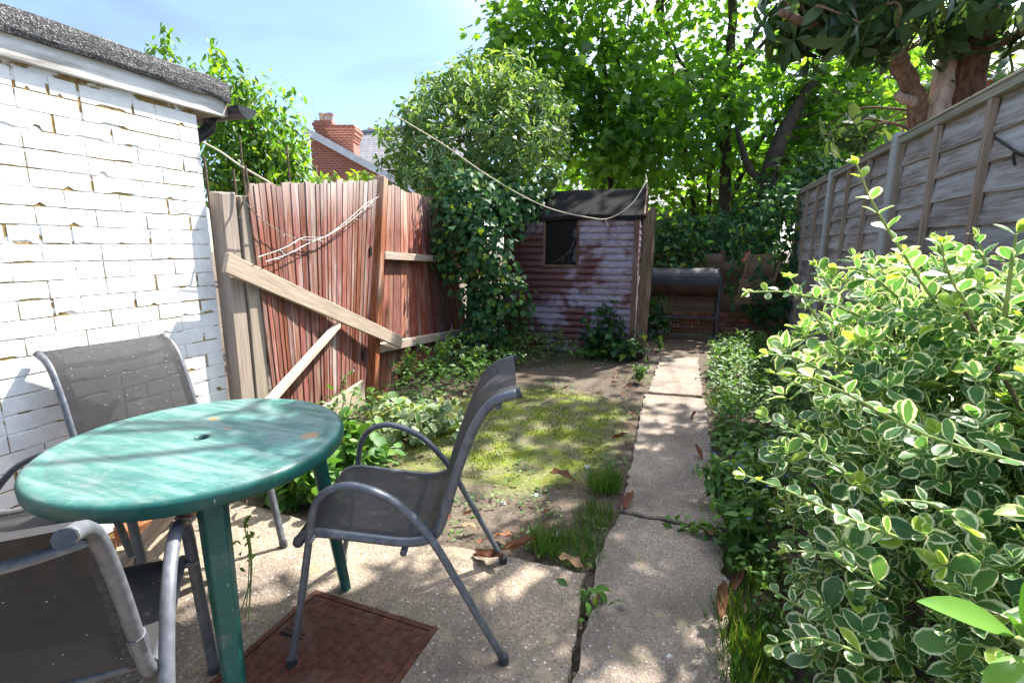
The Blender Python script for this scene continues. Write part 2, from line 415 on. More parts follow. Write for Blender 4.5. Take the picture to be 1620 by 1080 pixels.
def mk_table():
    t = NT('faded_green_plastic'); tc = t.n('ShaderNodeTexCoord'); v = tc.outputs['Object']
    f = t.noise(v, 7, 7, .7, .8); g = t.noise(v, 38, 5, .7)
    mp = t.n('ShaderNodeMapping'); mp.inputs['Rotation'].default_value = (0, 0, .55); mp.inputs['Scale'].default_value = (1.2, 9, 1); t.l(v, mp.inputs['Vector'])
    s = t.noise(mp.outputs[0], 3.2, 5, .6, .4)
    ge = t.n('ShaderNodeNewGeometry'); sn = t.n('ShaderNodeSeparateXYZ'); t.l(ge.outputs['Normal'], sn.inputs[0])
    up = t.ramp(sn.outputs['Z'], [(.75, 0), (.95, 1)])
    deep = t.ramp(f, [(.3, (.004, .055, .045)), (.7, (.012, .11, .09))])
    faded = t.ramp(f, [(.25, (.014, .085, .072)), (.5, (.036, .13, .112)), (.75, (.08, .20, .18))])
    faded = t.mix(t.ramp(s, [(.46, 0), (.62, .6)]), faded, (.17, .24, .225))
    # moulded diamond pattern lines, dirt and rust-coloured stains
    def lines(ang, sc_, th):
        m2 = t.n('ShaderNodeMapping'); m2.inputs['Rotation'].default_value = (0, 0, ang); t.l(v, m2.inputs['Vector'])
        sp = t.n('ShaderNodeSeparateXYZ'); t.l(m2.outputs[0], sp.inputs[0])
        fr = t.math('FRACT', t.math('MULTIPLY', sp.outputs['X'], sc_)); d = t.math('ABSOLUTE', t.math('SUBTRACT', fr, .5))
        return t.math('LESS_THAN', d, th)
    ln = t.math('MAXIMUM', lines(.35, 11.0, .018), lines(1.2, 11.0, .018))
    faded = t.mix(t.math('MULTIPLY', ln, .2), faded, (.26, .38, .35))
    c = t.mix(up, deep, faded)
    c = t.mix(t.ramp(g, [(.60, 0), (.72, .35)]), c, (.10, .16, .15))
    for px_, py_, rr_ in ((338, 662, .020), (358, 678, .012), (490, 688, .030)):
        q_ = G(px_, py_, TZ) - TC
        dv = t.n('ShaderNodeVectorMath', operation='DISTANCE'); t.l(v, dv.inputs[0]); dv.inputs[1].default_value = (q_[0], q_[1], TZ)
        ms = t.ramp(t.math('ADD', dv.outputs['Value'], t.lin(g, .05, -.025)), [(rr_ * .6, .75), (rr_ * 1.2, 0)])
        c = t.mix(ms, c, (.30, .15, .04))
    dg = t.noise(v, 11, 5, .65, .5); c = t.mix(t.ramp(dg, [(.55, 0), (.70, .45)]), c, (.14, .16, .155))
    scr = t.n('ShaderNodeTexVoronoi'); scr.inputs['Scale'].default_value = 24; mq = t.n('ShaderNodeMapping'); mq.inputs['Scale'].default_value = (1, 1, .3)
    t.l(v, mq.inputs['Vector']); t.l(mq.outputs[0], scr.inputs['Vector'])
    c = t.mix(t.ramp(scr.outputs['Distance'], [(.035, .7), (.06, 0)]), c, (.45, .55, .52))
    return t.done(t.principled(c, t.ramp(f, [(.3, .32), (.7, .55)]), .45, g, .12, .002))
M['table'] = mk_table()
M['hole'] = simple('dark_hole', [(.4, (.01, .012, .012)), (.6, (.02, .022, .02))], 10, .9)
def mk_iron():
    t = NT('rusty_cast_iron'); v = t.coord('Object', rnd=False); f = t.noise(v, 30, 7, .7); g = t.noise(v, 6, 5, .6)
    c = t.ramp(f, [(.3, (.045, .016, .010)), (.55, (.115, .042, .026)), (.78, (.20, .095, .065))])
    c = t.mix(t.ramp(g, [(.5, 0), (.7, .6)]), c, (.12, .085, .07))
    return t.done(t.principled(c, .7, .35, f, .7, .003, .25))
M['iron'] = mk_iron()
M['gutter'] = simple('black_gutter', [(.4, (.02, .022, .026)), (.7, (.055, .06, .07))], 12, .35, .5, .1)
M['bbq_lid'] = simple('sooty_steel', [(.35, (.025, .026, .034)), (.6, (.05, .05, .062)), (.74, (.12, .055, .035))], 6, .5, .5, .2, metal=.3)
M['bbq_body'] = simple('rusted_drum', [(.3, (.045, .022, .016)), (.6, (.12, .055, .035)), (.8, (.18, .09, .06))], 9, .75, .3, .4)
M['bbq_leg'] = simple('dark_leg_steel', [(.4, (.05, .055, .075)), (.7, (.12, .125, .15))], 20, .45, .5, .2, metal=.3)
M['rope'] = simple('pale_rope', [(.4, (.48, .42, .30)), (.6, (.66, .60, .46))], 150, .9)
M['wire'] = simple('galvanised_wire', [(.4, (.12, .11, .11)), (.6, (.30, .29, .29))], 40, .5, .5, .2, metal=.4)
M['bulb'] = simple('white_tip', [(.4, (.65, .65, .62)), (.6, (.8, .8, .78))], 20, .4)
M['cable'] = simple('black_cable', [(.4, (.012, .012, .013)), (.6, (.025, .025, .027))], 20, .4)
M['red_brick'] = simple('loose_red_brick', [(.3, (.20, .085, .05)), (.55, (.33, .15, .09)), (.75, (.44, .27, .19))], 22, .9, .2, .6, vary=.3)
def mk_glass():
    t = NT('dusty_glass'); v = t.coord('Object', rnd=False); f = t.noise(v, 9, 6, .7, 1.0)
    p = t.principled(t.ramp(f, [(.4, (.002, .002, .002)), (.75, (.010, .012, .012))]), .25, .15)
    tr = t.n('ShaderNodeBsdfTransparent'); mx = t.n('ShaderNodeMixShader'); mx.inputs[0].default_value = .45
    t.l(p.outputs[0], mx.inputs[1]); t.l(tr.outputs[0], mx.inputs[2]); return t.done(mx)
M['glass'] = mk_glass()
M['inside'] = simple('shed_inside', [(.4, (.006, .005, .0045)), (.7, (.012, .010, .009))], 5, .95)
M['web'] = simple('pale_dust_rag', [(.4, (.45, .45, .44)), (.7, (.65, .66, .66))], 12, .9)
# --- far house
def mk_housebrick():
    t = NT('house_red_brick'); v = t.coord('Object', rnd=False)
    ge = t.n('ShaderNodeTexCoord'); sx = t.n('ShaderNodeSeparateXYZ'); t.l(ge.outputs['Object'], sx.inputs[0])
    cb = t.n('ShaderNodeCombineXYZ'); t.l(t.math('ADD', sx.outputs['X'], sx.outputs['Y']), cb.inputs['X']); t.l(sx.outputs['Z'], cb.inputs['Y'])
    b = t.n('ShaderNodeTexBrick'); b.inputs['Scale'].default_value = 1.0; b.inputs['Brick Width'].default_value = .225; b.inputs['Row Height'].default_value = .09
    b.inputs['Mortar Size'].default_value = .012; b.inputs['Color1'].default_value = (.36, .10, .06, 1); b.inputs['Color2'].default_value = (.26, .065, .04, 1); b.inputs['Mortar'].default_value = (.46, .33, .25, 1)
    t.l(cb.outputs[0], b.inputs['Vector']); f = t.noise(v, 3, 4)
    c = t.mix(t.math('MULTIPLY', f, .5), b.outputs['Color'], (.30, .11, .08))
    return t.done(t.principled(c, .85, .2, b.outputs['Fac'], -.3, .01))
M['hbrick'] = mk_housebrick()
def mk_slate():
    t = NT('slate_rows'); ge = t.n('ShaderNodeTexCoord'); sx = t.n('ShaderNodeSeparateXYZ'); t.l(ge.outputs['Object'], sx.inputs[0])
    cb = t.n('ShaderNodeCombineXYZ'); t.l(t.math('ADD', sx.outputs['X'], sx.outputs['Y']), cb.inputs['X']); t.l(sx.outputs['Z'], cb.inputs['Y'])
    b = t.n('ShaderNodeTexBrick'); b.inputs['Scale'].default_value = 1.0; b.inputs['Brick Width'].default_value = .3; b.inputs['Row Height'].default_value = .14; b.inputs['Mortar Size'].default_value = .012
    b.inputs['Color1'].default_value = (.30, .29, .30, 1); b.inputs['Color2'].default_value = (.22, .21, .22, 1); b.inputs['Mortar'].default_value = (.10, .10, .10, 1)
    t.l(cb.outputs[0], b.inputs['Vector']); return t.done(t.principled(b.outputs['Color'], .6, .4, b.outputs['Fac'], -.4, .01))
M['slate'] = mk_slate()
M['verge'] = simple('white_verge', [(.4, (.62, .62, .62)), (.6, (.75, .75, .74))], 3, .7)
M['lead'] = simple('lead_flashing', [(.4, (.22, .24, .28)), (.6, (.32, .34, .38))], 3, .6)
M['pot'] = simple('buff_chimney_pot', [(.4, (.48, .38, .24)), (.6, (.62, .52, .36))], 3, .85)
M['pot_grey'] = simple('grey_chimney_pot', [(.4, (.30, .27, .25)), (.6, (.42, .39, .36))], 3, .85)
M['darkroof'] = simple('dark_roof_edge', [(.4, (.05, .052, .058)), (.6, (.09, .092, .10))], 4, .6)
M['render'] = simple('pale_render', [(.4, (.60, .57, .52)), (.6, (.70, .67, .62))], 3, .9)
M['pane'] = simple('window_pane', [(.4, (.03, .04, .05)), (.6, (.06, .07, .09))], 2, .1, .6, 0)
# --- plants
def mk_leaf(name, dark, mid, lite, margin=None, thr=.72, young=None, trans=.35, rough=.42, tcol=None, spec=.4, objrnd=False):
    t = NT(name); uv = t.n('ShaderNodeUVMap'); sx = t.n('ShaderNodeSeparateXYZ'); t.l(uv.outputs[0], sx.inputs[0])
    e, r = sx.outputs['X'], sx.outputs['Y']
    if objrnd:
        oi = t.n('ShaderNodeObjectInfo'); r = t.math('FRACT', t.math('ADD', r, oi.outputs['Random']))
    tc = t.n('ShaderNodeTexCoord'); f = t.noise(tc.outputs['Object'], 60, 3, .6)
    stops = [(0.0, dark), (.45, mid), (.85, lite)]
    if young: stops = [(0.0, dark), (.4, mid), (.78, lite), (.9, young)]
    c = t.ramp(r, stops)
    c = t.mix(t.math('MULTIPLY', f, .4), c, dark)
    c = t.mix(t.ramp(e, [(.03, .35), (.10, 0)]), c, lite)          # paler midrib
    if margin:
        th = t.math('ADD', e, t.lin(f, .62, -.31)); th = t.math('ADD', th, t.lin(t.math('FRACT', t.math('MULTIPLY', r, 11.3)), .34, -.19))
        mk = t.ramp(th, [(thr - .02, 0), (thr + .03, 1)])
        if young: mk = t.math('MULTIPLY', mk, t.ramp(r, [(.84, 1), (.92, .35)]))
        c = t.mix(mk, c, margin)
    p = t.principled(c, rough, spec)
    tr = t.n('ShaderNodeBsdfTranslucent'); t.l(t.mix(1.0, c, tcol or (1.6, 1.5, .55), 'MULTIPLY'), tr.inputs['Color'])
    mx = t.n('ShaderNodeMixShader'); mx.inputs[0].default_value = trans
    t.l(p.outputs[0], mx.inputs[1]); t.l(tr.outputs[0], mx.inputs[2]); return t.done(mx)
M['euonymus'] = mk_leaf('variegated_leaf', (.055, .140, .055), (.095, .215, .070), (.15, .29, .085), (.74, .76, .54), .70, (.36, .50, .06), .46, .38, (1.45, 1.5, .70), objrnd=False)
M['euonymus_o'] = mk_leaf('variegated_leaf_single', (.055, .140, .055), (.095, .215, .070), (.15, .29, .085), (.74, .76, .54), .70, (.36, .50, .06), .46, .38, (1.45, 1.5, .70), objrnd=True)
M['bigvar'] = mk_leaf('pale_edged_leaf', (.050, .130, .042), (.085, .195, .055), (.13, .26, .065), (.46, .55, .30), .78, (.26, .40, .07), .40, .42)
M['maple'] = mk_leaf('sycamore_leaf', (.050, .125, .032), (.085, .19, .040), (.13, .26, .045), None, 0, (.20, .33, .05), .6, .45, (2.6, 2.4, .6))
M['cherry'] = mk_leaf('cherry_leaf', (.040, .105, .018), (.075, .17, .026), (.125, .24, .035), None, 0, (.22, .34, .04), .5, .4, (2.2, 2.1, .55))
M['ivy'] = mk_leaf('ivy_leaf', (.024, .080, .030), (.042, .125, .044), (.080, .185, .060), None, 0, (.20, .30, .03), .28, .52, spec=.22)
M['loquat'] = mk_leaf('loquat_leaf', (.030, .070, .026), (.045, .095, .034), (.075, .14, .045), None, 0, (.15, .21, .09), .30, .42)
M['loquat_o'] = mk_leaf('loquat_leaf_single', (.030, .070, .026), (.045, .095, .034), (.075, .14, .045), None, 0, (.15, .21, .09), .30, .42, objrnd=True)
M['weed'] = mk_leaf('weed_leaf', (.045, .120, .024), (.080, .195, .036), (.13, .27, .050), None, 0, (.18, .30, .045), .35, .5)
M['weedvar'] = mk_leaf('pale_ground_ivy', (.07, .16, .05), (.13, .23, .08), (.24, .34, .16), (.60, .62, .45), .78, (.45, .50, .28), .3, .5)
M['grass'] = mk_leaf('grass_blade', (.035, .10, .012), (.060, .16, .018), (.11, .22, .03), None, 0, (.24, .26, .07), .35, .5)
M['moss'] = mk_leaf('moss_frond', (.08, .115, .018), (.14, .19, .028), (.21, .26, .045), None, 0, (.32, .33, .10), .3, .8)
M['laurel'] = mk_leaf('laurel_leaf', (.06, .17, .03), (.10, .24, .04), (.15, .30, .05), None, 0, (.20, .36, .05), .30, .28, objrnd=True)
M['dry'] = mk_leaf('dry_leaf', (.085, .034, .018), (.16, .068, .036), (.24, .12, .065), None, 0, (.34, .22, .13), .15, .75, (1.2, .9, .6), .2, objrnd=True)
M['flower'] = simple('blue_petal', [(.4, (.10, .16, .55)), (.6, (.20, .28, .72))], 20, .6, bump=0)
M['petal_w'] = simple('white_petal', [(.4, (.70, .68, .66)), (.6, (.8, .78, .78))], 20, .6, bump=0)
M['petal_y'] = simple('yellow_petal', [(.4, (.65, .50, .04)), (.6, (.75, .60, .08))], 20, .6, bump=0)
M['stem_g'] = simple('green_stem', [(.35, (.15, .22, .05)), (.65, (.27, .34, .10))], 30, .6, bump=.2)
M['stem_b'] = simple('brown_stem', [(.35, (.07, .05, .032)), (.65, (.16, .12, .08))], 30, .9, bump=.6)
M['bark_dark'] = simple('dark_bark', [(.3, (.035, .026, .020)), (.6, (.085, .064, .05)), (.8, (.13, .10, .08))], 18, .95, .15, .9, (1, 1, .3), bdist=.02)
M['bark_loq'] = simple('loquat_bark', [(.3, (.10, .055, .032)), (.5, (.20, .125, .08)), (.75, (.33, .23, .16))], 26, .9, .2, .9, (1, 1, .45), bdist=.015)
M['bark_red'] = simple('red_brown_bark', [(.3, (.05, .025, .015)), (.5, (.125, .062, .036)), (.75, (.20, .115, .07))], 26, .9, .2, .9, (1, 1, .45), bdist=.015)
M['bare_wood'] = simple('barkless_dead_wood', [(.3, (.30, .19, .13)), (.5, (.50, .37, .29)), (.75, (.64, .53, .45))], 12, .8, .2, .8, (1, 1, .2), bdist=.012, dist=1.2)
M['litter'] = simple('white_litter', [(.4, (.55, .54, .53)), (.6, (.72, .71, .70))], 30, .7)
M['crumb'] = simple('dark_crumb', [(.35, (.05, .04, .03)), (.6, (.12, .095, .075)), (.8, (.3, .27, .23))], 9, .95)
M['stone'] = simple('grey_stone', [(.4, (.26, .23, .20)), (.6, (.42, .38, .34))], 30, .9)

# ------------------------------------------------------------------ leaves
def tri_leaf(w=.5, fold=.12, droop=.12, prof=((0, .02), (.16, .62), (.42, 1.0), (.70, .80), (.90, .36), (1, .02)), petiole=.06, wav=0.0):
    V, E, T = [], [], []
    for i, (t, p) in enumerate(prof):
        z = -droop * t * t; hw = p * w / 2; wz = wav * (1 if i % 2 else -1)
        V += [(t + petiole, 0, z), (t + petiole, hw, z + fold * hw * 2 + wz), (t + petiole, -hw, z + fold * hw * 2 - wz)]
        ee = 1.0 if i in (0, len(prof) - 1) else 0.0
        E += [ee * .6, 1, 1]
    for i in range(len(prof) - 1):
        a, b = 3 * i, 3 * i + 3
        T += [(a, b, b + 1), (a, b + 1, a + 1), (a, a + 2, b + 2), (a, b + 2, b)]
    return np.array(V, float), np.array(T, int), np.array(E, float)
def lobed_leaf(pts, cup=.10, droop=.10):
    """palmate outline fanned from the leaf's heart"""
    P = [(.42, 0.0)] + list(pts) + [(x, -y) for x, y in list(pts)[::-1][1 if pts[-1][1] == 0 else 0:]]
    V = [(x, y, -droop * x * x + cup * abs(y) * .8 + (0.03 if i % 2 else -.02)) for i, (x, y) in enumerate(P)]
    E = [0.0] + [1.0] * (len(P) - 1); n = len(P) - 1
    T = [(0, 1 + k, 1 + (k + 1) % n) for k in range(n)]
    return np.array(V, float), np.array(T, int)[:, ::-1], np.array(E, float)
LEAF = dict(
    euonymus=[tri_leaf(.68, .10, .10, ((0, .02), (.16, .40), (.45, .90), (.70, 1.0), (.90, .62), (1, .05))), tri_leaf(.58, .22, .22), tri_leaf(.74, .05, -.06, ((0, .02), (.16, .45), (.45, .95), (.70, .98), (.90, .58), (1, .05)), wav=.012)],
    bigvar=[tri_leaf(.50, .12, .22), tri_leaf(.46, .2, .35)],
    cherry=[tri_leaf(.44, .15, .35, ((0, .02), (.2, .7), (.5, 1), (.8, .55), (1, .01))), tri_leaf(.40, .22, .5, ((0, .02), (.2, .7), (.5, 1), (.8, .5), (1, .01)))],
    loquat=[tri_leaf(.34, .12, .35, ((0, .05), (.2, .42), (.5, .85), (.72, 1), (.9, .6), (1, .03)), wav=.01), tri_leaf(.36, .2, .6, ((0, .05), (.2, .42), (.5, .85), (.72, 1), (.9, .6), (1, .03)))],
    maple=[lobed_leaf([(.08, .02), (-.02, .22), (.16, .30), (.22, .56), (.38, .38), (.58, .50), (.60, .24), (.82, .20), (1.0, 0)]),
           lobed_leaf([(.06, .02), (-.04, .2), (.14, .34), (.24, .52), (.40, .34), (.62, .44), (.64, .2), (1.0, 0)], .2, .25)],
    ivy=[lobed_leaf([(.10, .02), (-.06, .26), (.20, .40), (.38, .48), (.48, .26), (.70, .20), (1.0, 0)], .08, .1),
         lobed_leaf([(.08, .02), (-.04, .30), (.28, .44), (.50, .26), (1.0, 0)], .15, .2)],
    weed=[tri_leaf(.5, .15, .25, ((0, .02), (.2, .75), (.45, 1), (.75, .6), (1, .01))), tri_leaf(.42, .2, .4, ((0, .02), (.25, .8), (.5, 1), (.8, .5), (1, .01)))],
    round=[tri_leaf(.85, .10, .15, ((0, .2), (.15, .8), (.45, 1.0), (.75, .85), (.95, .4), (1, .05))), tri_leaf(.8, .2, .2, ((0, .2), (.15, .8), (.45, 1.0), (.75, .85), (.95, .4), (1, .05)))],
    laurel=[tri_leaf(.26, .16, .16, ((0, .04), (.1, .35), (.25, .75), (.45, 1), (.65, .92), (.82, .6), (.94, .25), (1, .02)))],
    dry=[tri_leaf(.36, .45, -.25, wav=.06), tri_leaf(.44, .3, .3, wav=.08), tri_leaf(.30, .7, -.4, wav=.05)],
    grass=[(np.array([(0, -.018, 0), (0, .018, 0), (.4, -.014, .0), (.4, .014, 0), (.75, -.009, -.06), (.75, .009, -.06), (1, 0, -.2)], float),
            np.array([(0, 2, 3), (0, 3, 1), (2, 4, 5), (2, 5, 3), (4, 6, 5)]), np.full(7, .5))],
)
def frames(d, n):
    d = d / (np.linalg.norm(d, axis=1)[:, None] + 1e-9)
    z = n - (n * d).sum(1)[:, None] * d; z /= np.linalg.norm(z, axis=1)[:, None] + 1e-9
    y = np.cross(z, d); return np.stack([d, y, z], axis=2)
def fast_mesh(name, V, T, UV=None):
    m = bpy.data.meshes.new(name); nv, nt = len(V), len(T)
    m.vertices.add(nv); m.vertices.foreach_set('co', V.astype(np.float32).ravel())
    m.loops.add(nt * 3); m.loops.foreach_set('vertex_index', T.astype(np.int32).ravel())
    m.polygons.add(nt); m.polygons.foreach_set('loop_start', np.arange(0, nt * 3, 3, dtype=np.int32))
    try: m.polygons.foreach_set('loop_total', np.full(nt, 3, np.int32))
    except Exception: pass
    if UV is not None:
        l = m.uv_layers.new(name='UVMap'); l.data.foreach_set('uv', UV[T.ravel()].astype(np.float32).ravel())
    m.update(calc_edges=True); m.polygons.foreach_set('use_smooth', np.ones(nt, bool)); return m
_shared = {}
def leaf_mesh(kind, i, mat):
    k = (kind, i, mat.name)
    if k not in _shared:
        V, T, E = LEAF[kind][i]
        for r in range(1):
            m = fast_mesh(kind + '_leaf', V, T, np.stack([E, np.full(len(V), (.31 * i + .17) % 1)], 1)); m.materials.append(mat)
        _shared[k] = m
    return _shared[k]
def foliage(name, parent, kind, mat, pos, dirs, norms, size, rnd=None, parts=0, part_mat=None, part_name='leaf', mark=True):
    """leaves at given places; the `parts` ones that show largest in the photo become objects, the rest one mesh"""
    pos = np.asarray(pos, float); N = len(pos)
    if N == 0: return None
    R = frames(np.asarray(dirs, float), np.asarray(norms, float)); size = np.broadcast_to(np.asarray(size, float), (N,))
    rnd = rng.random(N) if rnd is None else rnd
    var = rng.integers(0, len(LEAF[kind]), N); off = root_loc(parent) if parent is not None else np.zeros(3)
    single = np.zeros(N, bool)
    if parts:
        v = pos - _C; d = v @ _fw; px = 810 + F * (v @ _rt) / d; py = 540 - F * (v @ _up) / d
        show = np.where((d > .2) & (px > -20) & (px < 1640) & (py > -20) & (py < 1100), size / np.maximum(d, .2), 0)
        if isinstance(parts, tuple): parts, bias = parts; show = show * bias(pos)
        single[np.argsort(-show)[:parts]] = True
        for i in np.where(single)[0]:
            mt = Matrix.Identity(4)
            for a in range(3):
                for b in range(3): mt[a][b] = R[i][a, b] * size[i]
                mt[a][3] = pos[i][a] - off[a]
            inst(part_name, leaf_mesh(kind, int(var[i]), part_mat or mat), parent, mt)
    VV, TT, UU = [], [], []; base = 0
    for k, (V, T, E) in enumerate(LEAF[kind]):
        ix = np.where((var == k) & ~single)[0]
        if len(ix) == 0: continue
        W = np.einsum('nij,vj->nvi', R[ix], V) * size[ix][:, None, None] + (pos[ix] - off)[:, None, :]
        VV.append(W.reshape(-1, 3)); TT.append((T[None] + (np.arange(len(ix)) * len(V))[:, None, None] + base).reshape(-1, 3))
        UU.append(np.stack([np.tile(E, len(ix)), np.repeat(rnd[ix], len(V))], 1)); base += len(ix) * len(V)
    if not VV: return None
    m = fast_mesh(name, np.vstack(VV), np.vstack(TT), np.vstack(UU)); m.materials.append(mat)
    o = bpy.data.objects.new(name, m); col.objects.link(o)
    if parent is not None: o.parent = parent
    if mark: o['kind'] = 'stuff'
    return o
def rdir(n): 
    v = rng.normal(size=(n, 3)); return v / np.linalg.norm(v, axis=1)[:, None]
def blob_clumps(blobs, n, shell=.75):
    """clump centres spread through overlapping ellipsoids (c, r), denser to the outside; returns centres and outward directions"""
    vol = np.array([r[0] * r[1] * r[2] for c, r in blobs]) ** .8; pick = rng.choice(len(blobs), n, p=vol / vol.sum())
    u = rdir(n); rad = shell + (1.04 - shell) * rng.random(n) ** .8; rad = np.where(rng.random(n) < .18, rng.random(n) ** .5 * shell, rad)
    c = np.array([b[0] for b in blobs])[pick]; r = np.array([b[1] for b in blobs])[pick]
    return c + u * r * rad[:, None], u
def clump_leaves(cen, out, per, spread, size, droop=.3, upn=.8, jit=.35):
    n = len(cen) * per; c = np.repeat(cen, per, 0); o = np.repeat(out, per, 0)
    p = c + rng.normal(size=(n, 3)) * spread
    d = o * .5 + rdir(n) * .9; d[:, 2] -= droop
    nn = np.tile([0, 0, upn], (n, 1)) + o * .5 + rdir(n) * .55
    s = size * (1 + jit * (rng.random(n) * 2 - 1))
    return p, d, nn, s

# ================================================================== SETTING
def vnoise(x, y, s, seed=0):
    r = np.random.default_rng(seed); g = r.random((64, 64)); x = np.asarray(x) * s; y = np.asarray(y) * s
    xi, yi = np.floor(x).astype(int), np.floor(y).astype(int); fx, fy = x - xi, y - yi; fx = fx * fx * (3 - 2 * fx); fy = fy * fy * (3 - 2 * fy)
    q = lambda a, b: g[a % 64, b % 64]
    return (q(xi, yi) * (1 - fx) + q(xi + 1, yi) * fx) * (1 - fy) + (q(xi, yi + 1) * (1 - fx) + q(xi + 1, yi + 1) * fx) * fy
def soil_z(x, y):
    return -.035 + .03 * (vnoise(x, y, 1.3, 1) - .5) + .018 * (vnoise(x, y, 4.5, 2) - .5) + .010 * (vnoise(x, y, 14, 3) - .5)
def make_ground():
    xs = np.concatenate([-np.geomspace(120, 3.7, 16), np.arange(-3.5, 1.9, .04), np.geomspace(2, 120, 16)])
    ys = np.concatenate([-np.geomspace(120, .5, 14), np.arange(0, 9.6, .045), np.geomspace(9.8, 160, 16)])
    X, Y = np.meshgrid(xs, ys, indexing='ij'); Z = soil_z(X, Y)
    Z = np.where((X > -3.0) & (X < .2) & (Y < 1.8), Z - .03, Z)      # dug lower under the slab
    V = np.stack([X, Y, Z], -1).reshape(-1, 3); nx, ny = X.shape
    I = np.arange(nx * ny).reshape(nx, ny); a, b, c, d = I[:-1, :-1].ravel(), I[1:, :-1].ravel(), I[1:, 1:].ravel(), I[:-1, 1:].ravel()
    T = np.concatenate([np.stack([a, b, c], 1), np.stack([a, c, d], 1)])
    m = fast_mesh('ground', V, T); m.materials.append(M['soil']); o = bpy.data.objects.new('ground', m); col.objects.link(o); return tag(o, kind='structure')
make_ground()

def slab(name, outline, top, thk, mat, parent=None, rough_edge=.006, step=.05, seed=5, bumpz=.004):
    """a cast slab with slightly broken arrises from a list of outline corners (counter-clockwise)"""
    r = np.random.default_rng(seed); pts = []
    for i, p in enumerate(outline):
        q = outline[(i + 1) % len(outline)]; n = max(1, int(math.dist(p, q) / step))
        for k in range(n):
            t = k / n; e = rough_edge * r.normal() if k else 0
            dx, dy = q[0] - p[0], q[1] - p[1]; L = math.hypot(dx, dy)
            pts.append((p[0] + dx * t - dy / L * e, p[1] + dy * t + dx / L * e))
    n = len(pts); cx = sum(p[0] for p in pts) / n; cy = sum(p[1] for p in pts) / n
    V, Fc = [], []
    for s, z in ((1.0, top - thk), (1.0, top - .008), (None, top)):
        for x, y in pts:
            if s is None:
                d = math.hypot(x - cx, y - cy); x, y = x + (cx - x) / d * .007, y + (cy - y) / d * .007
            V.append((x, y, z))
    for b in (0, n):
        Fc += [(b + k, b + (k + 1) % n, b + n + (k + 1) % n, b + n + k) for k in range(n)]
    Fc.append(tuple(2 * n + k for k in range(n)))
    mb = MB().raw(V, Fc); return mb.build(name, mat, parent)
pat = slab('patio', [(-2.56, -1.6), (-.275, -1.6), (-.285, 1.2), (-.350, 1.895), (-.72, 1.885), (-1.04, 1.868), (-1.55, 1.80), (-2.10, 1.83), (-2.56, 1.86)], 0.0, .10, M['patio'], None, .006, .05, 3)
tag(pat, kind='structure')
path = bpy.data.objects.new('path', None); col.objects.link(path); tag(path, kind='structure')
slab('slab', [(-.258, -1.6), (.20, -1.6), (.205, 1.7), (.215, 2.41), (-.285, 2.43), (-.325, 2.05), (-.288, 1.60), (-.268, 1.2)], .002, .09, M['path'], path, .008, .05, 8)
slab('slab', [(-.285, 2.47), (.215, 2.45), (.17, 4.72), (-.365, 4.70)], .000, .09, M['path'], path, .007, .05, 9)
slab('slab', [(-.345, 4.80), (.15, 4.83), (.12, 6.60), (-.32, 6.55)], -.006, .09, M['path'], path, .012, .05, 10)

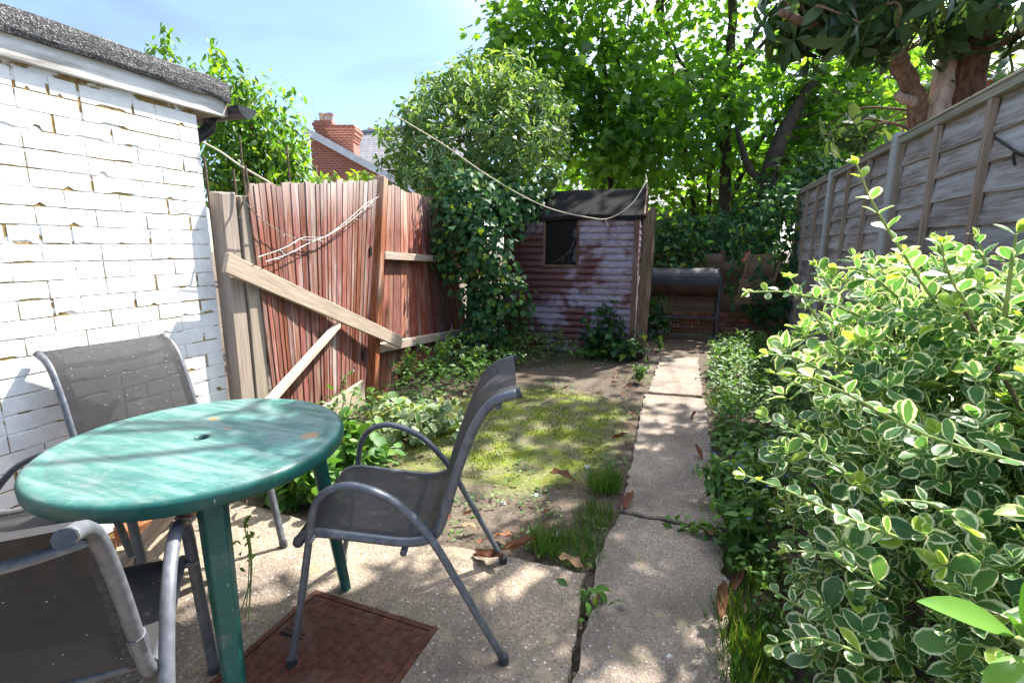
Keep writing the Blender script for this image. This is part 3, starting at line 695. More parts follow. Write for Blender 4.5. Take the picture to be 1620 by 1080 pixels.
# ------------------------------------------------------------------ white painted outbuilding on the left
WX, WY = -2.58, 2.085
ob = thing('outbuilding', 'white painted brick outbuilding with felted flat roof on the left', 'outbuilding', (WX, WY, 0))
def outbuilding():
    MB().box((WX - 2.6, -1.7, -.1), (WX - .0036, WY - .004, 2.10)).build('mortar', M['paint_mortar'], ob)
    CS, ST, HD, J = .0765, .2195, .107, .0055
    import bmesh
    def bmeshes(L, n, face_x):
        out = []
        for k in range(n):
            r = random.Random(k * 7 + int(L * 1000)); m = bpy.data.meshes.new('brick')
            j = lambda s=.0009: r.uniform(-s, s)
            dx, dy = (.05, L) if face_x else (L, .05)
            v = [(x + j(), y + j(), z + j()) for z in (0, .0718) for x, y in ((-dx, 0), (0, 0), (0, dy), (-dx, dy))] if face_x else [(x + j(), y + j(), z + j()) for z in (0, .0655) for x, y in ((0, 0), (dx, 0), (dx, dy), (0, dy))]
            m.from_pydata(v, [], [(3, 2, 1, 0), (4, 5, 6, 7), (0, 1, 5, 4), (1, 2, 6, 5), (2, 3, 7, 6), (3, 0, 4, 7)])
            b = bmesh.new(); b.from_mesh(m); bmesh.ops.bevel(b, geom=list(b.edges), offset=.0018, segments=1, affect='EDGES'); b.to_mesh(m); b.free()
            m.materials.append(M['paint_brick']); out.append(m)
        return out
    def eroded(L, n):
        # paint and arris lost along the bottom edge and one end, mortar showing
        out = []
        for k in range(n):
            r = random.Random(k * 13 + int(L * 1000)); m = bpy.data.meshes.new('brick'); ns = 10; V = []; lev = 0.0
            a0, a1 = sorted((r.uniform(0, .7), r.uniform(.3, 1.0))); dep = r.choice((.003, .006, .010, .014, .018)) * r.uniform(.8, 1.2)
            for i in range(ns + 1):
                u = i / ns; lev = (dep * r.uniform(.6, 1.1) if a0 <= u <= a1 else r.uniform(0, .0015)); y = L * u
                if i == 0 and r.random() < .35: y += .008
                V += [(-.05, y, lev), (-.0008, y, lev), (0, y, lev + .002), (0, y, .0702), (-.002, y, .0715), (-.05, y, .0715)]
            Fc = [(6 * i + q, 6 * i + 6 + q, 6 * i + 6 + (q + 1) % 6, 6 * i + (q + 1) % 6) for i in range(ns) for q in range(6)] + [(5, 4, 3, 2, 1, 0), tuple(6 * ns + q for q in range(6))]
            m.from_pydata(V, [], Fc); m.materials.append(M['paint_brick']); out.append(m)
        return out
    stm, hdm = bmeshes(ST, 5, True), bmeshes(HD, 4, True)
    ste, hde = eroded(ST, 12), eroded(HD, 5)
    rr = random.Random(3); cnt = 0
    for c in range(27):
        z = .015 + c * CS; y = WY; pat_ = [HD] if c % 2 else []
        first = True
        while y > .28:
            if first: L = HD if c % 2 else ST; first = False
            else: L = ST if (c % 2 or rr.random() < .55) else HD
            y0 = y - L
            if y0 < .2: break
            m = rr.choice((stm if L == ST else hdm) if rr.random() < .25 else (ste if L == ST else hde))
            px, py, d = proj((WX, (y0 + y) / 2, z)); 
            inst('brick', m, ob, Matrix.Translation((rr.uniform(-.001, .001), y0 - WY, z + rr.uniform(-.001, .001)))); cnt += 1
            y = y0 - J
    # end face away from the camera, plain coursed blocks are hidden behind the posts
    fa = MB().box((WX - 2.7, -1.7, 2.095), (WX + .028, WY + .17, 2.205)); 
    f0 = MB().box((WX - .0, -1.7, 2.10), (WX + .026, WY + .165, 2.200)).build('fascia', M['fascia'], ob, bevel=.003)
    MB().box((WX - 2.6, -1.69, 2.10), (WX - .002, WY + .14, 2.19)).build('roof_deck', M['post_grey'], ob)
    # felt: rolled edge over the fascia
    V, Fc = [], []; prof = [(-2.6, 2.235), (-.10, 2.29), (.020, 2.297), (.048, 2.285), (.054, 2.25), (.052, 2.205), (.046, 2.186), (.032, 2.19), (-2.6, 2.196)]
    ys = np.linspace(-1.72, WY + .185, 40); r = np.random.default_rng(4)
    for y in ys:
        for k, (x, z) in enumerate(prof): V.append((WX + x, y, z + r.normal() * .0022 - (.012 if (y > WY + .15) else 0)))
    n = len(prof)
    for i in range(len(ys) - 1):
        Fc += [(i * n + k, i * n + (k + 1) % n, (i + 1) * n + (k + 1) % n, (i + 1) * n + k) for k in range(n)]
    Fc += [tuple(range(n)), tuple((len(ys) - 1) * n + k for k in range(n))[::-1]]
    MB().raw(V, Fc).build('roof_felt', M['felt'], ob)
    MB().box((WX + .0, WY + .165, 2.105), (WX + .024, WY + .18, 2.20)).build('fascia_end', M['post_grey'], ob)
    # half-round gutter along the far eave, end cap, outlet and downpipe
    g = MB(); yc, zc, R = WY + .245, 2.165, .058; V, Fc = [], []
    for x in (WX - 2.6, WX + .10):
        for rad in (R, R - .006):
            for k in range(13):
                t = math.pi + math.pi * k / 12; V.append((x, yc + rad * math.cos(t), zc + rad * math.sin(t)))
    for s in (0, 13):
        Fc += [(s + k, s + k + 1, 26 + s + k + 1, 26 + s + k) for k in range(12)]
    Fc += [(0, 13, 39, 26), (12, 25, 51, 38)] + [(26 + k, 26 + k + 1, 39 + k + 1, 39 + k) for k in range(12)]
    g.raw(V, Fc); gt = g.build('gutter', M['gutter'], ob)
    e = MB(); V = [(WX + .103, yc + .062 * math.cos(math.pi + math.pi * k / 12), zc + .062 * math.sin(math.pi + math.pi * k / 12)) for k in range(13)]
    e.raw(V + [(x - .012, y, z) for x, y, z in V], [tuple(range(13)), tuple(range(25, 12, -1))] + [(k, k + 1, 14 + k, 13 + k) for k in range(12)] + [(12, 0, 13, 25)])
    e.build('end_cap', M['gutter'], gt)
    p = MB().tube(catmull([(WX - .16, yc - .03, zc - .05), (WX - .16, yc - .05, zc - .11), (WX - .16, WY + .06, zc - .22), (WX - .16, WY + .055, zc - .32), (WX - .16, WY + .055, .05)], 5), .034, 12)
    p.build('downpipe', M['gutter'], ob, smooth=True)
outbuilding()
# loose red bricks along the wall's foot
for i, (x, y, a, z, lb) in enumerate([(-2.46, 1.20, .15, 0, 'old red brick lying at the wall foot, nearest the camera'), (-2.475, 1.46, -.1, 0, 'old red brick lying at the wall foot between two others'), (-2.44, 1.72, .3, 0, 'old red brick lying at the wall foot, nearest the fence'), (-2.49, 1.585, 1.4, .066, 'whitish red brick lying crosswise on the bricks by the wall')]):
    mb = MB().box((-.05, -.105, 0), (.05, .105, .065)); o = mb.build('brick', M['red_brick'], None, bevel=.006)
    o.location = (x, y, z); o.rotation_euler = (.0, .0, a); tag(o, lb, 'brick', 'loose bricks along the wall')

# ------------------------------------------------------------------ left fence: posts, leaning panel, second panel
for y0, h, tx, lb in ((2.105, 1.685, 0.0, 'bare timber fence post nearest the white wall'), (2.215, 1.675, .012, 'bare timber fence post touching its twin beside the red boards')):
    o = MB().hexa([(-2.60, y0, -.2), (-2.505, y0, -.2), (-2.505, y0 + .10, -.2), (-2.60, y0 + .10, -.2)],
                  [(-2.60 + tx, y0 + .02, h), (-2.505 + tx, y0 + .02, h - .012), (-2.505 + tx, y0 + .115, h), (-2.60 + tx, y0 + .115, h + .006)]).build('timber_post', M['post_grey'], None, bevel=.004)
    tag(o, lb, 'post', 'pair of posts beside the outbuilding')

P0, P1, P2 = np.array([-2.50, 2.36, 0]), np.array([-2.70, 3.55, 0]), np.array([-3.02, 6.28, 0])
n1 = unit(np.cross(P1 - P0, (0, 0, 1)))
if n1[0] < 0: n1 = -n1
def boards(parent, n, TL, TR, BL, BR, nrm, mat, jit, name='board', thick=.02, seed=1, gap=()):
    r = random.Random(seed); nrm = np.array(nrm)
    ws = [r.uniform(.6, 1.4) for _ in range(n)]; tot = sum(ws); a = 0
    for i in range(n):
        u0, u1 = a / tot, (a + ws[i]) / tot; a += ws[i]; ov = .012 / max(.3, np.linalg.norm(TR - TL))
        u1 = min(1, u1 + ov * r.choice((1.6, 1.2, -.1)))
        top = lambda u: TL + (TR - TL) * u; bot = lambda u: BL + (BR - BL) * u
        e = r.uniform(-jit, jit) * .5; sk = r.uniform(-.006, .006)
        t0, t1 = top(u0) + (0, 0, e), top(u1) + (0, 0, e + r.uniform(-.008, .008)); b0, b1 = bot(u0), bot(u1)
        lean = r.uniform(-.0018, .0018)
        f0, f1 = thick + lean, .0035 + lean
        mids = []
        # feather edge: thin on the far side, thick lip over the next board
        A = [b0 + nrm * f0, b1 + nrm * f1, t1 + nrm * f1, t0 + nrm * f0]; B = [b0 - nrm * .002, b1 - nrm * .004, t1 - nrm * .004, t0 - nrm * .002]
        if i in gap: continue
        V = B + A
        MB().raw(V, [(0, 1, 2, 3), (7, 6, 5, 4), (0, 4, 5, 1), (1, 5, 6, 2), (2, 6, 7, 3), (3, 7, 4, 0)]).build(name, mat, parent, align=('z', t0 + t1 - b0 - b1))
f1t = thing('board_fence', 'leaning red-stained board fence panel with bleached top beside the outbuilding', 'fence', P0)
TL1, TR1 = PP(389, 293, P0, n1), PP(596, 284, P0, n1)
BL1, BR1 = P0 + (0, 0, -.03), P1 + (P0 - P1) * .02 + (0, 0, -.03)
boards(f1t, 25, TL1, TR1, BL1, BR1, n1, M['fence_red'], .03, thick=.0095, seed=4)
for z in (.45, 1.35):
    MB().bar(BL1 + (TL1 - BL1) * z / 1.75 - n1 * .035, BR1 + (TR1 - BR1) * z / 1.9 - n1 * .035, .07, .05).build('rail', M['post_grey'], f1t)
# latch slot and knot hole plates on the end board
for px, py, hh in ((584, 397, .075), (572, 560, .10)):
    c = PP(px, py, P0, n1) + n1 * .014
    t = unit(P1 - P0)
    MB().hexa([c - t * .02 - (0, 0, hh / 2), c + t * .02 - np.array((0, 0, hh / 2)), c + t * .02 + np.array((0, 0, hh / 2)), c - t * .02 + np.array((0, 0, hh / 2))],
              [c - t * .02 - (0, 0, hh / 2) + n1 * .004, c + t * .02 - np.array((0, 0, hh / 2)) + n1 * .004, c + t * .02 + np.array((0, 0, hh / 2)) + n1 * .004, c - t * .02 + np.array((0, 0, hh / 2)) + n1 * .004]).build('latch_plate', M['cable'], f1t)
# end post between the two panels
pt = PP(603, 281, P1, n1); pb = P1 + np.array([.02, .02, -.1])
o = MB().bar(pb + n1 * .0, pt + n1 * .0, .09, .10, up=unit(P1 - P0)).build('fence_post', M['fence_red2'], None, bevel=.005, align=('z', pt - pb))
tag(o, 'tall red-brown fence post where the two red panels meet', 'post')
# second panel, leaning back
base2 = P2 - P1; mid = (P1 + P2) / 2 + np.array([-.24, 0, 1.8])
n2 = unit(np.cross(base2, mid - (P1 + P2) / 2));  n2 = n2 if n2[0] > 0 else -n2
f2t = thing('board_fence', 'sunlit orange-red fence panel with two bare rails next to the ivy', 'fence', P1)
TL2, TR2 = PP(606, 289, P1, n2), PP(704, 322, P1, n2)
BL2, BR2 = P1 + (0, .05, -.05), PP(742, 540, P1, n2)
boards(f2t, 19, TL2, TR2, BL2, BR2, n2, M['fence_red2'], .035, thick=.0095, seed=9)
def rail2(a, b, wid, thk, mat, nm='rail'):
    a, b = PP(*a, P1 + n2 * .05, n2), PP(*b, P1 + n2 * .05, n2)
    MB().bar(a, b, wid, thk).build(nm, mat, f2t, bevel=.004, align=('y', b - a))
rail2((603, 404), (712, 411), .075, .09, M['plank_y'])
rail2((594, 551), (742, 523), .085, .08, M['plank_y'])
o = MB().box((-.05, -.05, 0), (.05, .05, 2.02)).build('post_top', M['batten'], None, bevel=.004)
o.name = 'fence_post'; q = PP(677, 312, P1 - n2 * .12, n2); o.location = (q[0], q[1], -.05)
o.location.z = q[2] - 1.98
tag(o, 'reddish post end poking up behind the sunlit fence panel', 'post')
# diagonal brace, prop and kickboard
a, b = PP(360, 420, P0 + n1 * .055, n1), PP(632, 540, P0 + n1 * .10, n1)
a = PX(356, 415, -2.445); b = PP(634, 541, P1 + n1 * .12, n1)
o = MB().bar(a, b, .115, .030, up=(0, 0, 1)).build('brace_plank', M['plank_y'], None, bevel=.004, align=('y', b - a))
tag(o, 'bare diagonal plank nailed across the leaning red fence', 'plank')
a2 = PP(534, 514, P0 + n1 * .045, n1); b2 = PP(432, 628, P0 + n1 * .16, n1); b2 = a2 + (b2 - a2) * ((a2[2] + .03) / (a2[2] - b2[2]))
o = MB().bar(a2, b2, .055, .035, up=n1).build('prop_batten', M['plank_y'], None, bevel=.003, align=('y', b2 - a2)); tag(o, 'thin pale batten propping the fence under the diagonal plank', 'batten')
a, b = PP(505, 640, P0 + n1 * .10, n1), PP(575, 624, P0 + n1 * .10, n1); a = np.array([a[0], a[1], .13]); b = np.array([b[0], b[1], .17])
o = MB().bar(a + (a - b) * .3, b, .22, .028).build('kick_board', M['plank_y'], None, bevel=.004, align=('y', b - a)); tag(o, 'short bare board standing on edge at the red fence foot', 'board')
# thorny wire with pale tips draped over the first panel
def thorn_wire():
    t = thing('wire', 'thorny wire with pale tips draped over the leaning red fence', 'wire', P0)
    p0, n0 = P0 + n1 * .05, n1
    U = lambda pts: [PP(x, y, p0, n0) for x, y in pts]
    runs = [[(385, 318), (420, 352), (470, 378), (510, 376), (545, 352), (580, 322), (598, 312)], [(408, 407), (450, 392), (480, 376), (515, 374), (548, 350)], [(420, 414), (455, 402), (490, 384), (520, 372), (560, 345), (590, 318)]]
    for rn in runs: MB().tube(catmull(U(rn), 8), .0028, 5).build('strand', M['wire'], t)
    r = random.Random(5)
    for rn in runs:
        q = catmull(U(rn), 5)
        for k in range(2, len(q), 2):
            d = np.array([r.uniform(-.2, .2), r.uniform(-1, 1), r.uniform(-1, 1)]); d = unit(d) * r.uniform(.02, .04)
            MB().tube([q[k], q[k] + d + n1 * .01], [.002, .0015], 4).build('thorn', M['bulb'] if r.random() < .5 else M['wire'], t)
    MB().tube(catmull([PX(388, 262, -2.47), PX(393, 300, -2.46), PX(384, 320, -2.46), PX(378, 345, -2.46)], 6), .006, 6).build('stub', M['stem_b'], t)
thorn_wire()

# ------------------------------------------------------------------ right fence
RX = 1.42
posts_y = [2.72, 4.66, 6.58, 8.50]
FT = 2.16
for i, y in enumerate(posts_y):
    if i == 0 or i == 3: continue
    o = MB().hexa([(RX - .085, y - .05, -.2), (RX + .05, y - .05, -.2), (RX + .05, y + .05, -.2), (RX - .085, y + .05, -.2)], [(RX - .080, y - .045, FT + .05), (RX + .045, y - .045, FT + .05), (RX + .045, y + .045, FT + .05), (RX - .080, y + .045, FT + .05)]).build('concrete_post', M['conc_post'], None, bevel=.006)
    tag(o, ['', 'pale concrete fence post in front of the bare dead trunk', 'pale concrete fence post further back, near the dark ivy corner'][i], 'post', 'concrete posts of the right fence')
o = MB().box((RX - .05, posts_y[0] - .05, -.2), (RX + .05, posts_y[0] + .05, FT + .02)).build('concrete_post', M['conc_post'], None, bevel=.006)
tag(o, 'concrete fence post at the near end of the right fence', 'post', 'concrete posts of the right fence')
def lap_panel(y0, y1, label):
    t = thing('lap_fence', label, 'fence', (RX, y0, 0)); r = random.Random(int(y0 * 10))
    bot, top, n = .30, FT - .04, 12; h = (top - bot) / n
    MB().box((RX - .02, y0, -.05), (RX + .02, y1, .29)).build('gravel_board', M['conc_post'], t)
    for k in range(n):
        z = bot + k * h
        ys = np.linspace(y0 + .01, y1 - .01, 13); V = []
        wave = [r.uniform(-.0035, .0035) + .006 * math.sin(3.1 * y + k * 1.7) for y in ys]
        for y, wv in zip(ys, wave): V += [(RX - .036, y, z - .016 + wv), (RX - .018, y, z - .018 + wv), (RX - .004, y, z + h + .012), (RX - .012, y, z + h + .012)]
        Fc = [(4 * i + a, 4 * i + (a + 1) % 4, 4 * i + 4 + (a + 1) % 4, 4 * i + 4 + a) for i in range(len(ys) - 1) for a in range(4)] + [(0, 1, 2, 3), (4 * len(ys) - 1, 4 * len(ys) - 2, 4 * len(ys) - 3, 4 * len(ys) - 4)]
        MB().raw(V, Fc).build('lap_board', M['lap_grey'], t)
    L = y1 - y0
    for u in (.012, .325, .66, .985):
        yc = y0 + u * L; tl = r.uniform(-.012, .012)
        MB().hexa([(RX - .060, yc - .02, .3), (RX - .027, yc - .02, .3), (RX - .027, yc + .02, .3), (RX - .060, yc + .02, .3)], [(RX - .060, yc - .02 + tl, top), (RX - .027, yc - .02 + tl, top), (RX - .027, yc + .02 + tl, top), (RX - .060, yc + .02 + tl, top)]).build('batten', M['batten'], t)
    MB().box((RX - .064, y0, top + .002), (RX - .02, y1, FT + .005)).build('top_batten', M['cap_rail'], t, bevel=.003)
    MB().box((RX - .070, y0, FT + .007), (RX + .03, y1, FT + .022)).build('cap_rail', M['cap_rail'], t, bevel=.003)
lap_panel(posts_y[0] + .055, posts_y[1] - .055, 'grey lap fence panel nearest the camera on the right')
lap_panel(posts_y[1] + .055, posts_y[2] - .055, 'grey lap fence panel between the two concrete posts on the right')
lap_panel(posts_y[2] + .055, posts_y[3], 'dark far lap fence panel ending in the ivy corner')
MBc = MB().tube(catmull([PX(1620, 247, RX - .06), PX(1604, 238, RX - .07), PX(1580, 222, RX - .035), PX(1574, 218, RX - .03)], 8), .006, 6).tube(catmull([PX(1606, 238, RX - .07), PX(1603, 248, RX - .08), PX(1606, 262, RX - .07)], 6), .006, 6)
tag(MBc.build('cable', M['cable'], None, smooth=True), 'short black cable sticking out of the right grey fence', 'cable')

# ------------------------------------------------------------------ shed
SA = math.radians(4)
S0 = np.array([-2.40, 6.38, -.02])
shed = thing('shed', 'old brown timber shed with black felt roof at the garden end', 'shed', S0, SA)
def build_shed():
    W, Dp, HE, HR = 1.70, 1.25, 1.755, 2.175
    nb = 20; h = HE / nb; r = random.Random(2); wx0, wx1, wz0, wz1 = .535, .945, 1.17, 1.735
    for k in range(nb):
        z = k * h; segs = [(0.0, W)] if not (z + h > wz0 + .02 and z < wz1) else [(0.0, wx0 - .03), (wx1 + .03, W)]
        for a, b in segs:
            n = max(3, int((b - a) / .14)); V = []
            for i in range(n + 1):
                x = a + (b - a) * i / n; e = r.uniform(-.006, .004)
                V += [(x, -.006, z - .006 + e), (x, -.030, z - .004 + e), (x, -.042, z + h * .22 + e * .5), (x, -.040, z + h * .5), (x, -.028, z + h * .78), (x, -.006, z + h - .001), (x, .004, z + h * .5)]
            Fc = [(7 * i + q, 7 * i + 7 + q, 7 * i + 7 + (q + 1) % 7, 7 * i + (q + 1) % 7) for i in range(n) for q in range(7)] + [(6, 5, 4, 3, 2, 1, 0), tuple(7 * n + q for q in range(7))]
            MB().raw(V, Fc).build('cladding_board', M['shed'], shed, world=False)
    # frame inside + other walls
    for k in range(nb):
        z = k * h
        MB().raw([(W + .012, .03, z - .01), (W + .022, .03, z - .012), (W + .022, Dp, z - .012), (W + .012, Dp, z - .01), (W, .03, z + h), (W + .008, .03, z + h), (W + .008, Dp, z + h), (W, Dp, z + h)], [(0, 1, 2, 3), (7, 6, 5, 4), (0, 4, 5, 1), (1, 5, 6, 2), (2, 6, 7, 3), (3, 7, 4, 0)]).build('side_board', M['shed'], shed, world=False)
    MB().raw([(W + .004, .0, HE), (W + .004, Dp, HE), (W + .004, Dp / 2, HR - .03), (W - .02, .0, HE), (W - .02, Dp, HE), (W - .02, Dp / 2, HR - .03)], [(0, 1, 2), (5, 4, 3), (0, 3, 4, 1), (1, 4, 5, 2), (2, 5, 3, 0)]).build('gable', M['shed_trim'], shed, world=False)
    MB().box((-.012, .01, 0), (.012, Dp, HE)).build('side_wall', M['shed_trim'], shed, world=False)
    MB().box((0, Dp - .02, 0), (W, Dp, HE)).build('back_wall', M['inside'], shed, world=False)
    MB().box((.02, .45, .6), (W - .02, .47, 1.74)).build('inner_board', M['inside'], shed, world=False)
    # corner trims
    MB().box((W - .035, -.056, 0), (W + .03, -.042, HE)).build('corner_trim', M['shed_trim'], shed, world=False)
    MB().box((-.035, -.056, 0), (.02, -.042, HE)).build('corner_trim', M['shed_trim'], shed, world=False)
    # window
    wn_ = bpy.data.objects.new('window', MB().raw([(wx0, -.004, wz0), (wx1, -.004, wz0), (wx1, -.004, wz1), (wx0, -.004, wz1)], [(0, 1, 2, 3)]).mesh('window')); wn_.data.materials.append(M['glass']); wn_.parent = shed; col.objects.link(wn_)
    for nm, lo, hi in (('frame_side', (wx0 - .034, -.046, wz0), (wx0 - .001, .01, wz1)), ('frame_side', (wx1 + .001, -.046, wz0), (wx1 + .034, .01, wz1)), ('sill', (wx0 - .034, -.05, wz0 - .038), (wx1 + .034, .01, wz0 - .002))):
        o = MB().box(lo, hi).build(nm, M['shed_trim'], wn_, world=False)
    MB().raw([(wx1 - .07, .05, wz0 + .05), (wx1 - .01, .03, wz0 + .03), (wx1 - .01, .03, wz0 + .24), (wx1 - .035, .05, wz0 + .20)], [(0, 1, 2, 3)]).build('rag', M['web'], wn_, world=False)
    MB().raw([(wx1 - .07, .05, wz1 - .20), (wx1 - .01, .03, wz1 - .22), (wx1 - .015, .03, wz1 - .10), (wx1 - .05, .05, wz1 - .12)], [(0, 1, 2, 3)]).build('rag', M['web'], wn_, world=False)
    for q in range(3):
        MB().tube(catmull([(wx0 + .1 + .1 * q, .03, wz0 + .02), (wx0 + .2 + .06 * q, .04, wz0 + .08 + .05 * q), (wx1 - .03, .03, wz0 + .2 + .07 * q)], 5), .003, 4).build('cobweb_strand', M['web'], wn_, world=False)
    # roof sheets with felt, sagging eave
    def sheet(y0, z0, y1, z1, nm, lap):
        n = 14; V = []; rr = np.random.default_rng(7)
        for i in range(n + 1):
            x = -.12 + (W + .22) * i / n; sg = .012 * math.sin(i * .9) + rr.normal() * .004
            for y, z in ((y0, z0 + sg), (y0 - lap, z0 - .05 + sg), (y0 - lap * .4, z0 - .055 + sg), (y0 + .02, z0 - .025 + sg), (y1, z1 - .02 + sg * .3), (y1, z1 + sg * .3)): V.append((x, y, z))
        Fc = [(6 * i + q, 6 * i + 6 + q, 6 * i + 6 + (q + 1) % 6, 6 * i + (q + 1) % 6) for i in range(n) for q in range(6)] + [(5, 4, 3, 2, 1, 0), tuple(6 * n + q for q in range(6))]
        MB().raw(V, Fc).build(nm, M['shed_felt'], shed, world=False)
    sheet(-.09, HE + .035, Dp / 2, HR, 'roof_felt', .02)
    sheet(Dp + .09, HE + .035, Dp / 2 + .001, HR - .002, 'roof_felt', -.02)
    MB().bar((W + .085, -.09, HE - .0), (W + .085, Dp / 2, HR - .03), .09, .018).build('bargeboard', M['shed_trim'], shed, world=False)
    MB().bar((W + .085, Dp + .09, HE - .0), (W + .085, Dp / 2, HR - .03), .09, .018).build('bargeboard', M['shed_trim'], shed, world=False)
    # floor bearer
    MB().box((.0, -.02, -.06), (W, .06, -.014)).build('bearer', M['post_grey'], shed, world=False)
build_shed()
# rough split timber standing against the shed's corner
def split_post():
    q = PYY(1017, 520, 6.62); b = np.array([-.59, 6.46, -.05]); r = np.random.default_rng(3); n = 11; V, Fc = [], []
    hs = np.linspace(0, 1.80, 9)
    for i, z in enumerate(hs):
        for k in range(n):
            t = 2 * math.pi * k / n; rad = (.085 if k % 2 else .060) * (1 + .12 * r.normal()) * (.92 + .16 * z / 1.8)
            V.append((b[0] + rad * math.cos(t) * .95 + .02 * z, b[1] + rad * math.sin(t) * .7, b[2] + z + (r.normal() * .05 if i == len(hs) - 1 else 0)))
    for i in range(len(hs) - 1): Fc += [(i * n + k, i * n + (k + 1) % n, (i + 1) * n + (k + 1) % n, (i + 1) * n + k) for k in range(n)]
    Fc.append(tuple((len(hs) - 1) * n + k for k in range(n)))
    o = MB().raw(V, Fc).build('split_timber', M['split_wood'], None); tag(o, 'rough split timber post standing against the shed corner', 'post')
split_post()
# washing line from the shed roof to the shrub
wl_pts = [D(1023, 286, 6.22), D(1000, 322, 6.0), D(965, 345, 5.92), D(930, 344, 5.92), D(860, 326, 5.95), D(780, 283, 5.95), D(700, 228, 5.9), D(620, 180, 5.9)]
o = MB().tube(catmull(wl_pts, 8), .007, 6).build('clothes_line', M['rope'], None, smooth=True)
wlt = o; tag(o, 'pale slack washing line strung from shed roof to the bushy shrub', 'washing line')
MB().tube([D(957, 346, 5.92), D(960, 353, 5.92), D(963, 359, 5.92)], .006, 5).build('loose_end', M['rope'], wlt)
MB().tube([D(1021, 276, 6.25), D(1024, 288, 6.22), D(1018, 292, 6.2), D(1026, 298, 6.2), D(1020, 284, 6.22)], .008, 5).build('knot', M['rope'], wlt)

# ------------------------------------------------------------------ barbecue
def bbq():
    c = np.array([-.13, 8.12, 0]); a = math.radians(4)
    t = thing('barbecue', 'drum barbecue with dark closed lid on thin legs beside the shed', 'barbecue', c, a)
    L, R, zc = .47, .215, .835
    def halfcyl(t0, t1, R, L, nm, mat):
        n = 14; V = []
        for x in (-L, L):
            for k in range(n + 1):
                s = t0 + (t1 - t0) * k / n; V.append((x, -R * math.cos(s), zc + R * math.sin(s)))
        m = n + 1; V += [(-L, 0, zc), (L, 0, zc)]
        Fc = [(k, m + k, m + k + 1, k + 1) for k in range(n)] + [(2 * m, k, k + 1) for k in range(n)] + [(2 * m + 1, m + k + 1, m + k) for k in range(n)]
        return MB().raw(V, Fc).build(nm, mat, t, world=False)
    halfcyl(math.radians(-8), math.radians(172), R + .006, L + .008, 'lid', M['bbq_lid'])
    halfcyl(math.radians(-172), math.radians(-9), R, L, 'drum', M['bbq_body'])
    MB().tube([(-.13, -R - .002, zc + .06), (-.13, -R - .05, zc + .06), (.13, -R - .05, zc + .06), (.13, -R - .002, zc + .06)], .008, 6).build('handle', M['bbq_leg'], t, world=False)
    for sx in (-1, 1):
        for sy in (-1, 1):
            MB().tube([(sx * (L + .028), sy * .19, zc + .12), (sx * (L + .03), sy * .25, -.03)], .016, 7).build('leg', M['bbq_leg'], t, world=False)
        MB().tube([(sx * (L + .03), -.245, .30), (sx * (L + .03), .245, .30)], .012, 6).build('leg_brace', M['bbq_leg'], t, world=False)
        MB().tube([(sx * (L + .004), 0, zc), (sx * (L + .03), 0, zc)], .03, 8).build('pivot', M['bbq_leg'], t, world=False)
        MB().tube([(sx * (L + .03), -.20, zc + .10), (sx * (L + .03), .20, zc + .10)], .013, 6).build('cradle_bar', M['bbq_leg'], t, world=False)
    MB().tube([(-L - .03, -.24, .315), (L + .03, -.24, .335)], .012, 6).build('cross_bar', M['bbq_leg'], t, world=False)
bbq()
# ------------------------------------------------------------------ back boundary
bf = thing('back_fence', 'low rotting brown board fence behind the barbecue', 'fence', (-.6, 8.95, 0))
r_ = random.Random(6)
for k in range(9):
    for a, b in ((-.75, .42), (.46, 1.5)):
        z = .12 + k * .125; e = r_.uniform(-.01, .01)
        if a > 0 and k > 7: continue
        MB().hexa([(a, 8.93, z + e), (b, 8.93, z - e), (b, 8.95, z - e), (a, 8.95, z + e)], [(a, 8.95, z + .135 + e), (b, 8.95, z + .135 - e), (b, 8.96, z + .135 - e), (a, 8.96, z + .135 + e)]).build('board', M['old_panel'], bf)
for x in (-.78, .43, 1.46): MB().box((x - .04, 8.955, -.1), (x + .04, 9.03, 1.32)).build('post', M['old_panel'], bf)
lp = thing('loose_panel', 'tilted broken brown lap panel leaning in the ivy at the back', 'fence panel', D(1195, 470, 7.45))
for k in range(6):
    c0 = np.array(D(1180, 474, 7.45)); a = math.radians(-10); ux = np.array([math.cos(a), .15, math.sin(a) * -.4]); ux = unit(ux); uz = unit(np.array([.22, .12, 1]))
    p = c0 + uz * k * .125; MB().bar(p - ux * .16, p + ux * (.36 - .03 * k), .13, .018).build('board', M['old_panel'], lp)
for s in (-.14, .3): 
    MB().bar(c0 + ux * s - np.array([0, .02, .05]), c0 + ux * s + uz * .72 - np.array([0, .02, 0]), .04, .03, up=(1, 0, 0)).build('batten', M['old_panel'], lp)
lw = thing('low_brick_wall', 'low mossy red brick wall behind the barbecue legs', 'wall', (-.3, 8.72, 0)); r_ = random.Random(8)
bm_ = MB().box((0, 0, 0), (.205, .09, .06)).mesh('brick'); bm_.materials.append(M['red_brick'])
for c in range(5):
    for k in range(8):
        inst('brick', bm_, lw, Matrix.Translation((k * .217 - (.1 if c % 2 else 0) + r_.uniform(-.006, .006), r_.uniform(-.01, .01), -.04 + c * .07)))

